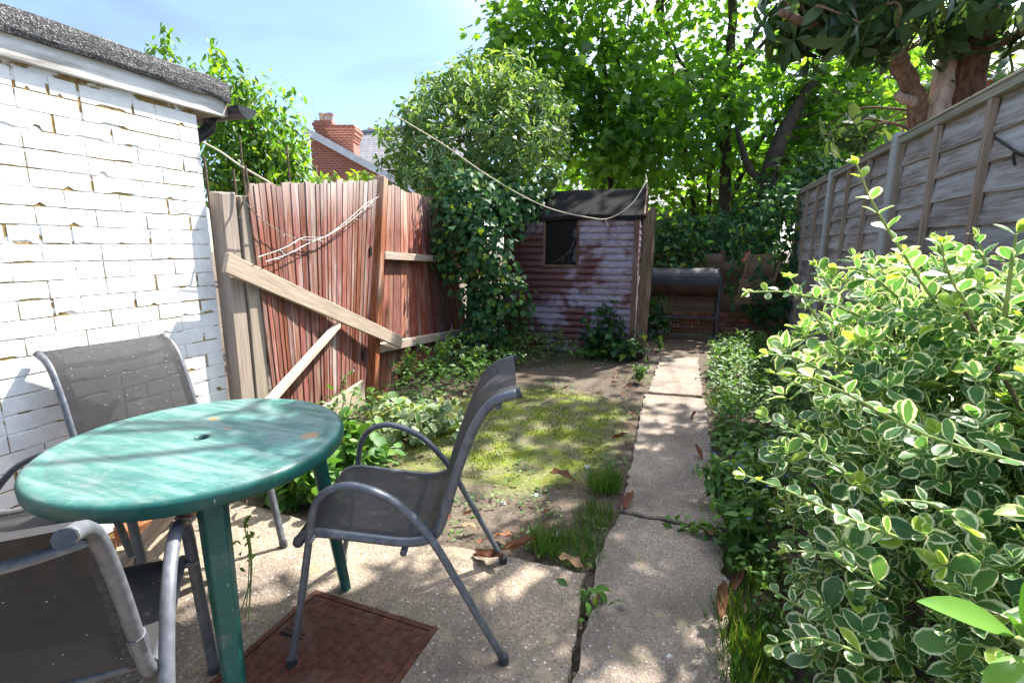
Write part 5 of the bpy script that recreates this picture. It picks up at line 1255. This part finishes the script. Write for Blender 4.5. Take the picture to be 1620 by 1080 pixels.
# ---- loquat over the right fence
def loquat():
    d = 4.9; b = np.array([2.12, 6.0, -.05]); t = thing('loquat_tree', 'large-leaved loquat with three trunks leaning over the right fence', 'tree', (b[0], b[1], 0))
    hubs = []
    for nm, p, rad, m in (('trunk', [b + (-.08, .1, 0), D(1462, 300, d + .15), D(1455, 205, d + .1), D(1447, 150, d), D(1420, 98, d - .1), D(1388, 62, d - .2), D(1372, 10, d - .3), D(1360, -90, d - .5)], [.10, .095, .09, .085, .085, .08, .06, .04], 'bark_loq'),
                      ('dead_trunk', [b, D(1478, 260, d), D(1484, 190, d), D(1500, 110, d), D(1513, 40, d), D(1522, -20, d), D(1525, -60, d)], [.14, .135, .125, .105, .09, .08, .06], 'bare_wood'),
                      ('trunk', [b + (.12, -.1, 0), D(1512, 260, d - .1), D(1522, 180, d - .1), D(1540, 100, d - .15), D(1562, 10, d - .2), D(1590, -120, d - .4), D(1620, -300, d - .6)], [.145, .14, .13, .12, .11, .09, .06], 'bark_red'),
                      ('limb', [D(1400, 72, d - .15), D(1350, 55, d - .5), D(1300, 45, d - .9), D(1235, 20, d - 1.2)], [.07, .055, .04, .025], 'bark_loq'), ('limb', [D(1405, 70, d - .15), D(1420, 20, d - .1), D(1440, -60, d)], [.06, .05, .03], 'bark_loq'),
                      ('limb', [D(1448, 160, d), D(1432, 158, d - .05), D(1420, 150, d - .1)], [.05, .042, .036], 'bare_wood'), ('limb', [D(1540, 90, d - .15), D(1600, 60, d - .4), D(1680, 20, d - .8)], [.06, .04, .025], 'bark_loq'),
                      ('limb', [D(1372, 10, d - .3), D(1300, -100, d - 1.2), D(1250, -260, d - 1.9)], [.06, .05, .03], 'bark_loq'), ('limb', [D(1590, -120, d - .4), D(1560, -300, d - 1.2), D(1500, -500, d - 1.8)], [.07, .05, .03], 'bark_loq')):
        c, r = limb(p, rad, jit=.006); hubs += list(c[3:]); MB().tube(c, r, 12).build(nm, M[m], t, smooth=True)
    for p, rad in (([D(1372, 10, d - .3), (1.0, 4.5, 3.7), (.2, 3.72, 4.0), (-.5, 3.42, 4.05), (-1.1, 3.15, 4.1)], [.05, .04, .032, .026, .014]), ([(1.0, 4.5, 3.7), (.3, 3.95, 4.25), (-.4, 3.68, 4.35), (-1.0, 3.5, 4.4)], [.036, .03, .026, .012]), ([(.2, 3.72, 4.0), (-.4, 3.25, 4.1), (-.9, 2.95, 4.15)], [.03, .024, .012])):  # unseen bare limbs added overhead to cast shadow bands on the table
        c, r = limb(p, rad, jit=.004); hubs += list(c[3:]); MB().tube(c, r, 9).build('limb', M['bark_loq'], t, smooth=True)
    # whorls of long leaves at twig ends: crown spreading over the path and towards the table
    cen, ax = [], []
    def add(c, r, n):
        u = rdir(n); q = np.array(c) + u * np.array(r) * (.45 + .55 * rng.random((n, 1)) ** .6); cen.append(q); ax.append(u * .7 + np.array([0, 0, .25]))
    add(D(1290, 20, 4.0), (.55, .5, .40), 26); add(D(1390, 20, 4.3), (.6, .6, .45), 30); add(D(1560, 20, 4.5), (.6, .6, .5), 30); add(D(1420, -10, 4.8), (.7, .6, .5), 22)
    add((1.15, 4.75, 3.95), (.85, .8, .55), 46); add((1.7, 5.9, 4.6), (1.1, 1.1, .8), 62); add((.45, 3.95, 4.25), (.70, .7, .40), 36); add((.05, 3.95, 4.4), (.55, .45, .30), 20); add(D(1350, 200, 5.4), (.35, .4, .3), 10); add(D(1540, 130, 5.6), (.6, .5, .35), 12)
    cen, ax = np.vstack(cen), np.vstack(ax)
    pc = np.array([proj(p)[:2] for p in cen]); ok = ~((pc[:, 0] < 1125) & (pc[:, 1] > -25)); cen, ax = cen[ok], ax[ok]
    add_limbs(t, 'twigs', M['bark_loq'], cen, hubs, 200, .014, .006)
    A = rosettes(cen, ax, 9, .215, .12, (-35, 55)); A[1][:, 2] -= .25
    foliage('foliage', t, 'loquat', M['loquat'], *A, parts=150, part_mat=M['loquat_o'])
loquat()

# ---- pale-edged bushy shrub over the second red panel
bq = D(740, 420, 7.2); bq[2] = -.05
def bigshrub():
    t = thing('pale_edged_shrub', 'tall bushy shrub with pale-edged leaves overhanging red fence and shed', 'shrub', (bq[0], bq[1], 0))
    c, r = limb([bq, D(750, 330, 7.2), D(745, 250, 7.2), D(735, 180, 7.2)], [.07, .06, .04, .02]); MB().tube(c, r, 8).build('trunk', M['bark_dark'], t, smooth=True)
    blobs = [(D(735, 220, 7.1), (1.05, .7, .95)), (D(655, 235, 6.9), (.55, .5, .60)), (D(820, 240, 7.0), (.7, .6, .75)), (D(780, 150, 7.3), (.75, .6, .65)), (D(840, 190, 7.3), (.6, .5, .6)), (D(700, 160, 7.2), (.6, .5, .45)), (D(680, 280, 6.7), (.5, .4, .35)), (D(850, 290, 6.8), (.35, .3, .3)), (D(760, 290, 6.7), (.6, .35, .45))]
    cen, out = blob_clumps(blobs, 1150, .8); ax = out * .7 + np.array([0, 0, .2]) + rdir(len(cen)) * .5
    A = rosettes(cen, ax, 7, .112, .35, (-40, 60)); A[1][:, 2] -= .35
    add_limbs(t, 'twigs', M['bark_dark'], cen, c, 60)
    foliage('crown', t, 'bigvar', M['bigvar'], *A, mark=False)
bigshrub()

# ---- cherry-like tree behind the outbuilding
bc = np.array([-4.7, 4.6, -.05])
def cherry():
    t = thing('cherry_tree', 'light green narrow-leaved tree behind the white outbuilding', 'tree', (bc[0], bc[1], 0)); hubs = []
    stems = [[bc, D(432, 330, 6.3), D(438, 262, 6.3), D(440, 235, 6.3)], [bc + (.2, .1, 0), D(380, 330, 6.0), D(383, 262, 6.0), D(380, 200, 6.0)], [bc + (-.2, 0, 0), D(395, 330, 6.0), D(398, 215, 6.0), D(385, 120, 6.0)], [bc + (.1, .3, 0), D(498, 330, 6.8), D(500, 262, 6.8)]]
    for i, p in enumerate(stems):
        c, r = limb(p, [.05, .035, .025, .012]); hubs += list(c[2:]); MB().tube(c, r, 7).build('trunk' if i == 0 else 'stem', M['bark_loq'], t, smooth=True)
    blobs = [(D(400, 215, 6.2), (.75, .6, .62)), (D(448, 258, 6.4), (.50, .5, .40)), (D(370, 180, 5.9), (.45, .45, .50)), (D(410, 285, 6.2), (.7, .5, .33)), (D(482, 292, 6.7), (.3, .3, .14)), (D(355, 260, 5.8), (.35, .35, .5))]
    cen, out = blob_clumps(blobs, 430, .6)
    # upright shoots above the roof
    sp = [[(260, 150), (262, 90), (258, 45)], [(290, 140), (285, 90)], [(345, 140), (345, 100), (340, 75)], [(375, 150), (385, 125)], [(300, 150), (302, 110)], [(240, 120), (238, 75)]]
    ec = []
    for s in sp:
        q = catmull([D(x, y, 5.9) for x, y in s], 5); MB().tube(q, np.linspace(.008, .003, len(q)), 5).build('shoot', M['stem_g'], t); ec += list(q)
        bb = D(s[0][0] + 40, 230, 6.0); MB().tube(catmull([bb, q[0]], 4), .008, 5).build('shoot', M['stem_b'], t)
    ec = np.array(ec); 
    P = cat4(clump_leaves(cen, out, 11, .10, .095, .55, .6), clump_leaves(ec, rdir(len(ec)), 7, .05, .095, .7, .5))
    px_ = np.array([proj(p)[:2] for p in P[0]]); k_ = ~((px_[:, 0] > 488) & (px_[:, 1] < 300 - (px_[:, 0] - 488) * .1) & (px_[:, 1] < 268)); P = tuple(q[k_] for q in P)
    foliage('crown', t, 'cherry', M['cherry'], *P, mark=False); add_limbs(t, 'twigs', M['stem_b'], cen, hubs, 60, .008, .003)
cherry()
# yellow-green sprig by the fence top
def sprig(px, py, d, label, n=26):
    b = D(px, py, d); t = thing('sapling', label, 'sapling', (b[0], b[1], 0)); c = catmull([(b[0], b[1], -.05), (b[0], b[1], b[2] * .6), b], 6)
    MB().tube(c, .008, 5).build('stem', M['stem_g'], t); cen = b + rng.normal(size=(n, 3)) * (.18, .12, .09); 
    foliage('foliage', t, 'cherry', M['cherry'], *clump_leaves(cen, rdir(n), 8, .06, .11, .1, .6), rnd=np.full(n * 8, .93), mark=False)
sprig(568, 290, 8.2, 'bright yellow-green sapling top showing above the red fence')
# dead canes between posts and fence
def cane(px, py0, d, h, i):
    b = D(px, py0, d); o = MB().tube(catmull([(b[0], b[1], -.05), (b[0] + .01, b[1], h * .5), (b[0] - .02, b[1] + .02, h)], 5), .009, 6).build('garden_cane', M['stem_b'], None)
    tag(o, i, 'cane', 'canes behind the fence posts')
cane(328, 300, 3.6, 2.02, 'thin brown cane behind the downpipe beside the white wall'); cane(372, 300, 3.9, 1.98, 'thin cane rising between the post pair and red boards'); cane(385, 280, 4.4, 2.35, 'taller pale cane standing just behind the red fence corner'); cane(456, 260, 4.6, 2.3, 'lone cane behind the middle of the leaning fence')
o = MB().tube(catmull([D(300, 215, 4.6), D(345, 238, 4.5), D(380, 262, 4.4), D(432, 292, 4.3)], 8), .008, 6).build('dead_bramble', M['rope'], None, smooth=True); tag(o, 'bare pale bramble stem arching over the fence corner', 'bramble')

# ---- ivy: mass over fence end, shed side, back corner
def ivy_mass(label, blobs, n, per, size, parent_loc, nm='ivy', extra=None, young=.07, out_bias=None):
    t = thing(nm, label, 'ivy', parent_loc); cen, out = blob_clumps(blobs, n, .8); ok = cen[:, 2] > .0; cen, out = cen[ok], out[ok]
    m = len(cen) * per; c = np.repeat(cen, per, 0); o = np.repeat(out, per, 0); p = c + rng.normal(size=(m, 3)) * size * .9
    d = rdir(m) * .6 + np.array([0, 0, -.7]) + o * .3; nn = o * 1.0 + unit(_C - np.array(parent_loc))[None] * .45 + np.array([0, 0, .35]) + rdir(m) * .35
    rn = np.where(rng.random(m) < young, .95, rng.random(m) * .8); 
    foliage('foliage', t, 'ivy', M['ivy'], p, d, nn, size * (.7 + .6 * rng.random(m)), rnd=rn, mark=False)
    for k in range(8):
        a, b = cen[rng.integers(len(cen))], cen[rng.integers(len(cen))]
        if a[2] > b[2]: a, b = b, a
        a = np.array([a[0], a[1], 0.0]); MB().tube(catmull([a, (a + b) / 2 + rng.normal(size=3) * .08, b], 6), .008, 5).build('stem', M['stem_b'], t)
    return t
ivy_mass('dark green ivy mass covering fence end and shed corner', [(D(760, 400, 6.1), (.34, .30, .75)), (D(735, 320, 6.1), (.36, .3, .35)), (D(790, 480, 6.1), (.30, .25, .45)), (D(765, 520, 6.2), (.28, .25, .35)), (D(800, 330, 6.35), (.35, .3, .22)), (D(715, 380, 6.2), (.15, .25, .5)), (D(825, 308, 6.5), (.36, .25, .15))], 600, 6, .082, tuple(np.append(D(765, 560, 6.1)[:2], 0)), young=.08)
ivy_mass('very dark ivy smothering the back right corner', [((1.15, 8.5, 1.15), (.55, .35, 1.1)), (D(1290, 300, 8.3), (.6, .35, .55)), (D(1225, 330, 8.6), (.6, .3, .5)), (D(1275, 450, 8.2), (.3, .3, .6))], 430, 6, .10, (1.1, 8.5, 0), young=.03)
ivy_mass('ivy and sycamore seedlings hanging over the low back fence', [(D(1060, 370, 8.7), (.6, .3, .35)), (D(1130, 380, 8.5), (.5, .25, .35)), (D(1142, 450, 8.5), (.14, .2, .5)), (D(1180, 360, 8.8), (.6, .3, .3))], 300, 6, .10, tuple(np.append(D(1110, 500, 8.7)[:2], 0)), young=.06)
def bushlet(nm, label, cat, blobs, n, per, size, kind, mat, loc, upn=.9, droop=.1, group=None, rnd=None):
    t = thing(nm, label, cat, loc, group=group); cen, out = blob_clumps(blobs, n, .5); ok = cen[:, 2] > .0; cen, out = cen[ok], out[ok]
    P = clump_leaves(cen, out, per, size * .7, size, droop, upn); P[0][:, 2] = np.maximum(P[0][:, 2], .0)
    foliage('foliage', t, kind, mat, *P, mark=False, rnd=rnd)
    mb = MB()
    for k in range(min(14, len(cen))): mb.tube(catmull([(loc[0] + rng.normal() * .03, loc[1] + rng.normal() * .03, -.04), (np.array(loc) + cen[k]) / 2 + (0, 0, .03), cen[k]], 4), .003, 4)
    mb.build('stems', M['stem_g'], t)['kind'] = 'stuff'; return t
g = G(980, 540); bushlet('climbing_plant', 'glossy leafy plant climbing the shed corner by the barbecue', 'plant', [((g[0] - .1, 6.35, .30), (.24, .14, .34)), ((g[0] + .12, 6.30, .14), (.36, .2, .18)), ((g[0], 6.36, .55), (.14, .1, .2))], 90, 5, .085, 'ivy', M['ivy'], (g[0], 6.33, 0))
bushlet('leaf_hedge', 'dense leafy undergrowth between shed and barbecue', 'plant', [((-.35, 8.6, 1.3), (.6, .3, .5)), ((-.55, 8.0, .3), (.25, .3, .3))], 120, 6, .10, 'ivy', M['ivy'], (-.4, 8.6, 0))

# ---- low growth: weeds, ground cover, grass
def in_bed(x, y):
    """left bed along the fence, widening to the back"""
    fx = np.interp(y, [1.8, 2.4, 3.6, 4.8, 5.6, 6.2], [-1.75, -1.95, -2.02, -1.95, -1.6, -.9]); return (x < fx) & (x > np.interp(y, [1.9, 3.55, 6.28], [-2.45, -2.62, -2.95]))
def ground_stuff():
    o = []
    def scatter(n, area, f): 
        x = rng.uniform(area[0], area[1], n); y = rng.uniform(area[2], area[3], n); k = f(x, y); return x[k], y[k]
    # left bed: thick growth
    x, y = scatter(7500, (-3, -.7, 1.9, 6.3), in_bed); h = .03 + .25 * rng.random(len(x)) * vnoise(x, y, 1.7, 21) * 1.6 * np.clip((np.interp(y, [1.8, 3.6, 6], [-1.7, -1.95, -1.2]) - x) * 3, .15, 1)
    p = np.stack([x, y, h], 1); n = len(p); d = rdir(n); d[:, 2] = abs(d[:, 2]) * .4 - .1
    foliage('ground_cover', None, 'weed', M['weed'], p, d, np.array([0, 0, 1.0]) + rdir(n) * .5, .055 * (.6 + .8 * rng.random(n)))
    # thin green over soil and moss
    x, y = scatter(5200, (-2.3, -.32, 1.95, 6.3), lambda x, y: (vnoise(x, y, 2.3, 31) > .5) & ((y < 2.65) | (y > 4.55) | (x > -.55) | (vnoise(x, y, 5, 33) > .75)))
    p = np.stack([x, y, soil_z(x, y) + .012 + .02 * rng.random(len(x))], 1); n = len(p); d = rdir(n); d[:, 2] = abs(d[:, 2]) * .3
    foliage('seedling_carpet', None, 'weed', M['weed'], p, d, np.array([0, 0, 1.0]) + rdir(n) * .4, .026 * (.6 + .8 * rng.random(n)))
    # moss cushions and tiny blades over the mossy patch
    x, y = scatter(16000, (-2.15, -.5, 2.4, 4.7), lambda x, y: vnoise(x, y, 3.1, 51) + .5 * vnoise(x, y, 9, 52) - .8 * (((x + 1.25) / .9) ** 2 + ((y - 3.55) / 1.2) ** 2 - .6).clip(0, 2) > .66)
    p = np.stack([x, y, soil_z(x, y) - .002], 1); n = len(p); d = rdir(n) * .7; d[:, 2] = abs(d[:, 2]) + .45
    foliage('moss_tufts', None, 'round', M['moss'], p, d, rdir(n) + np.array([0, 0, .4]), .009 * (.5 + rng.random(n)))
    # right border
    x, y = scatter(8500, (.14, 1.38, 1.25, 7.4), lambda x, y: (x > .22 + .09 * (vnoise(x * 0, y, 2.2, 41) - .45) * 2) | (vnoise(x, y, 4, 44) > .86)); h = .02 + .22 * rng.random(len(x)) ** 1.3 * np.clip((x - .12) * 3.5, .15, 1)
    p = np.stack([x, y, h], 1); n = len(p); d = rdir(n); d[:, 2] = abs(d[:, 2]) * .5 - .1
    foliage('border_weeds', None, 'weed', M['weed'], p, d, np.array([0, 0, 1.0]) + rdir(n) * .5, np.where(y < 2.2, .038, .058) * (.55 + .8 * rng.random(n)))
ground_stuff()
for o in list(col.objects):
    if o.name in ('moss_tufts', 'ground_cover', 'seedling_carpet', 'border_weeds'): tag(o, {'moss_tufts': 'yellow-green moss growing in the middle of the garden', 'ground_cover': 'mixed low green weeds filling the left bed', 'seedling_carpet': 'tiny green seedlings scattered on soil and moss', 'border_weeds': 'mixed green weeds along the right side of the path'}[o.name], 'weeds', None, 'stuff')
def tuft(label, x, y, n, L, rad, lean=.35, dens=None, group='grass tufts along the path'):
    t = thing('grass_tuft', label, 'grass', (x, y, 0), group=group); a = rng.random(n) * 2 * math.pi; r = rad * np.sqrt(rng.random(n)); 
    p = np.stack([x + r * np.cos(a), y + r * np.sin(a), np.full(n, -.03)], 1); d = np.stack([np.cos(a) * lean, np.sin(a) * lean, np.ones(n)], 1) + rdir(n) * .35; d[:, 2] = abs(d[:, 2])
    foliage('blades', t, 'grass', M['grass'], p, d, np.stack([np.cos(a), np.sin(a), np.full(n, .3)], 1) + rdir(n) * .3, L * (.5 + .7 * rng.random(n)), mark=False)
for lb, px, py, n, L, rad in (('lush grass tuft at path edge beside the moss', 957, 765, 420, .13, .10), ('thin grass tuft nearer the camera at the path edge', 945, 815, 300, .10, .11), ('wide grass tuft at the slab corner', 915, 865, 420, .10, .14), ('grass tuft spilling over the patio edge near litter', 862, 860, 260, .13, .08), ('small grass tuft in the joint between path slabs', 1000, 826, 90, .05, .05), ('shaded long grass right of the path, middle', 1170, 700, 420, .17, .16), ('long grass right of the path, near blue flowers', 1150, 640, 420, .16, .18), ('grass clump beneath the variegated bush', 1190, 1000, 500, .13, .14), ('dark grass clump right of the path near brown leaf', 1190, 900, 420, .12, .13), ('grass at the lower right path corner', 1180, 1060, 380, .13, .10), ('sparse grass tuft at the far end of path', 985, 690, 120, .07, .08)):
    q = G(px, py); tuft(lb, q[0], q[1], n, L, rad)
# blue-flowered weeds (alkanet-like)
def alkanet(label, px, py, h, n, z=0.0, size=.065, fl=10):
    q = G(px, py); t = thing('flowering_weed', label, 'plant', (q[0], q[1], 0), group='blue-flowered weeds'); P = []
    mb = MB(); tips = []
    for k in range(n):
        a = rng.random() * 6.28; r = h * (.25 + .5 * rng.random()); tip = np.array([q[0] + r * math.cos(a), q[1] + r * math.sin(a), h * (.6 + .5 * rng.random())]); c = catmull([(q[0], q[1], -.03), (np.array([q[0], q[1], 0]) + tip) / 2 + (0, 0, h * .2), tip], 5); mb.tube(c, .0035, 5); tips.append(tip)
        for i in range(2, len(c), 1):
            for s in range(2): P.append((c[i], rdir(1)[0] + (0, 0, .15), np.array([0, 0, 1.0]) + rdir(1)[0] * .35, size * (1.25 - .07 * i) * random.uniform(.7, 1.3)))
    mb.build('stems', M['stem_g'], t)['kind'] = 'stuff'
    foliage('foliage', t, 'weed', M['weed'], *[np.array([p[i] for p in P]) for i in range(4)], mark=False)
    fm = MB()
    for k in range(fl):
        c = tips[k % len(tips)] + rng.normal(size=3) * .025 + (0, 0, .015); nrm = unit(unit(_C - c) + rdir(1)[0] * .5 + (0, 0, .3)); u = unit(np.cross(nrm, (.3, .2, .9))); v = np.cross(nrm, u); V = [c]
        for j in range(10):
            rr = .0075 if j % 2 == 0 else .0035; V.append(c + (u * math.cos(j * .628) + v * math.sin(j * .628)) * rr + nrm * .002)
        fm.raw(V, [(0, 1 + j, 1 + (j + 1) % 10) for j in range(10)])
    if fl: fm.build('blossoms', M['flower'], t).__setitem__('kind', 'stuff')
for a in (('blue-flowered weed leaning over the path edge', 1140, 800, .26, 8, 0, .085, 16), ('blue-flowered weed under the variegated bush tip', 1205, 800, .30, 9, 0, .085, 14), ('leafy weed growing beside the brown leaf and path', 1190, 870, .26, 10, 0, .09, 6), ('pale-flowered bushy weed at the far path edge', 1150, 590, .34, 9, 0, .07, 6), ('leafy weed at far right of path before the barbecue', 1190, 565, .34, 8, 0, .07, 6), ('weed with blue dots deep in the right border', 1240, 640, .32, 7, 0, .075, 12),
          ('bushy blue-flowered weed at the red fence foot', 690, 590, .42, 12, 0, .075, 18), ('leafy green weed beside the ivy foot', 745, 590, .34, 9, 0, .07, 10), ('tall flowering weed beside the short kick board', 515, 668, .42, 4, 0, .06, 10), ('leafy weed against the second fence panel', 640, 605, .36, 8, 0, .075, 8), ('small weed left of the far path slab with yellow dot', 1010, 600, .16, 6, 0, .06, 0), ('small bright weed at the far end of path', 1045, 552, .16, 5, 0, .06, 0)):
    alkanet(*a)
# pale variegated ground ivy and round-leaved plants by the patio edge
q = G(618, 700); bushlet('pale_ground_ivy', 'pale variegated ground ivy heap in front of the kick board', 'plant', [((q[0] - .05, q[1] + .05, .12), (.34, .26, .14)), ((q[0] + .15, q[1] + .35, .10), (.25, .25, .12))], 120, 6, .055, 'round', M['weedvar'], (q[0], q[1], 0))
q = G(560, 735); bushlet('round_leaved_weed', 'round-leaved green weed behind the right table leg', 'plant', [((q[0], q[1], .10), (.26, .2, .13))], 60, 5, .075, 'round', M['weed'], (q[0], q[1], 0))
q = G(470, 790); bushlet('broad_leaved_weed', 'broad-leaved green weed under the table edge at the patio', 'plant', [((q[0], q[1] + .08, .10), (.28, .13, .13)), ((q[0] - .3, q[1] + .18, .1), (.25, .12, .12))], 70, 5, .085, 'round', M['weed'], (q[0], q[1], 0))
q = G(405, 960); bushlet('thin_weed', 'thin upright weed growing from the patio beside the manhole', 'plant', [((q[0], q[1], .22), (.03, .03, .16))], 4, 5, .028, 'weed', M['weed'], (q[0], q[1], 0))
q = G(930, 945); bushlet('dandelion', 'small dandelion rosette in the gap between patio and path', 'plant', [((q[0], q[1], .02), (.05, .06, .03))], 6, 3, .07, 'weed', M['weed'], (q[0], q[1], 0))
q = G(1090, 842); bushlet('creeping_weed', 'creeping weed stem lying across the path joint', 'plant', [((q[0], q[1], .02), (.10, .03, .03)), ((q[0] + .08, q[1], .03), (.08, .04, .04))], 22, 3, .045, 'weed', M['weed'], (q[0], q[1], 0))

# ---- fallen leaves and litter
def dry_leaf(label, px, py, L, ang, shared=False, z=None):
    q = G(px, py); zz = .006 if z is None else z
    i = random.randrange(3); R = frames(np.array([[math.cos(ang), math.sin(ang), .08]]), np.array([[.1 * random.uniform(-1, 1), .1 * random.uniform(-1, 1), 1]]))[0]; mt = Matrix.Identity(4)
    for a in range(3):
        for b in range(3): mt[a][b] = R[a, b] * L
        mt[a][3] = (q[0], q[1], zz + (L * .1 if i == 1 else .0))[a]
    o = inst('dry_leaf', leaf_mesh('dry', i, M['dry']), None, mt); tag(o, label, 'leaf', 'fallen brown leaves'); return o
for a in (('big curled orange-brown leaf on the moss edge', 868, 752, .15, .1), ('pointed reddish leaf on the path left edge', 985, 808, .14, 1.35), ('large brown leaf curled behind the right chair foot', 745, 878, .17, -.2), ('second brown leaf beside the chair rear foot', 790, 872, .16, .25), ('brown leaf on patio edge left of grass tuft', 880, 886, .13, -.1), ('long brown leaf lying along the right path edge', 1140, 985, .15, 1.45), ('crumpled red-brown leaf beside the long one at the path', 1155, 940, .11, 1.1), ('small brown leaf in the middle of far path', 1093, 664, .10, 1.2), ('pale tan leaf standing in weeds beside the path', 1112, 728, .12, 2.0), ('brown leaf fragment in the slab gap', 935, 962, .07, 1.0), ('tan leaf under the creeping weed at the path edge', 1138, 858, .10, 2.3), ('brown leaf left of the path beside thin grass', 965, 694, .12, .0)): dry_leaf(*a)
for k in range(34):
    zn = ((960, 1015, 600, 680, 'small brown leaf in the leaf litter left of the far path'), (850, 990, 570, 640, 'small brown leaf on the bare soil before the shed'), (1040, 1240, 530, 570, 'small brown leaf on the dark soil before the barbecue'), (640, 760, 620, 680, 'small brown leaf among weeds at the red fence foot'), (700, 900, 800, 860, 'small brown leaf on soil just behind the patio edge'))[k % 5]
    dry_leaf(zn[4], random.uniform(zn[0], zn[1]), random.uniform(zn[2], zn[3]), random.uniform(.05, .11), random.uniform(0, 6.28), z=.0)
for lb, px, py, s in (('crumpled white paper scrap near the grass tuft', 930, 730, .05), ('white litter scrap on soil behind the chair', 795, 785, .04), ('bluish white scrap at the moss near edge', 850, 772, .035), ('white broken lump beside the patio grass', 880, 838, .06), ('small white chip on the near path slab', 1060, 1038, .022), ('pale stone on the moss', 787, 711, .025), ('small pebble on near path slab', 1092, 1045, .012)):
    q = G(px, py); n = 9; r = np.random.default_rng(int(px)); V = [(s * .5 * (1 + .35 * r.normal()) * math.cos(6.28 * k / n), s * .35 * (1 + .35 * r.normal()) * math.sin(6.28 * k / n), .0) for k in range(n)]
    V2 = [(x * .6, y * .6, s * .28 * (1 + .4 * r.normal())) for x, y, z in V]
    o = MB().raw(V + V2, [(k, (k + 1) % n, n + (k + 1) % n, n + k) for k in range(n)] + [tuple(n + k for k in range(n))]).build('stone' if 'stone' in lb or 'pebble' in lb else 'litter_scrap', M['stone'] if 'pebble' in lb else M['litter'], None); o.location = (q[0], q[1], (.002 if px > 1000 else soil_z(q[0], q[1]) + .004)); tag(o, lb, 'stone' if 'stone' in lb or 'pebble' in lb else 'litter')
# moss clods, twigs and crumbs in the slab gap: too many to count
def crumbs():
    n = 2600; x = rng.uniform(-2.3, .25, n); y = rng.uniform(1.9, 6.5, n); k = (x < -.33); x, y = x[k], y[k]; g_ = rng.uniform(0, 1, 500); gx = -.285 + .02 * rng.normal(size=500) * .6; gy = rng.uniform(.6, 2.0, 500); x, y = np.append(x, gx), np.append(y, gy)
    z = np.append(soil_z(x[:-500], y[:-500]), np.full(500, -.03)); s = .004 + .009 * rng.random(len(x)) ** 3; T0 = np.array([(1, 0, -.3), (-.5, .87, -.3), (-.5, -.87, -.3), (0, 0, .8)]); Tf = np.array([(0, 1, 3), (1, 2, 3), (2, 0, 3)])
    V = (T0[None] * s[:, None, None] * (1 + .4 * rng.normal(size=(len(x), 4, 1))) + np.stack([x, y, z], 1)[:, None]).reshape(-1, 3); T = (Tf[None] + (np.arange(len(x)) * 4)[:, None, None]).reshape(-1, 3)
    m = fast_mesh('soil_crumbs', V, T); m.materials.append(M['crumb']); o = bpy.data.objects.new('soil_crumbs', m); col.objects.link(o); tag(o, 'small stones and soil crumbs scattered on the ground', 'gravel', None, 'stuff')
crumbs()
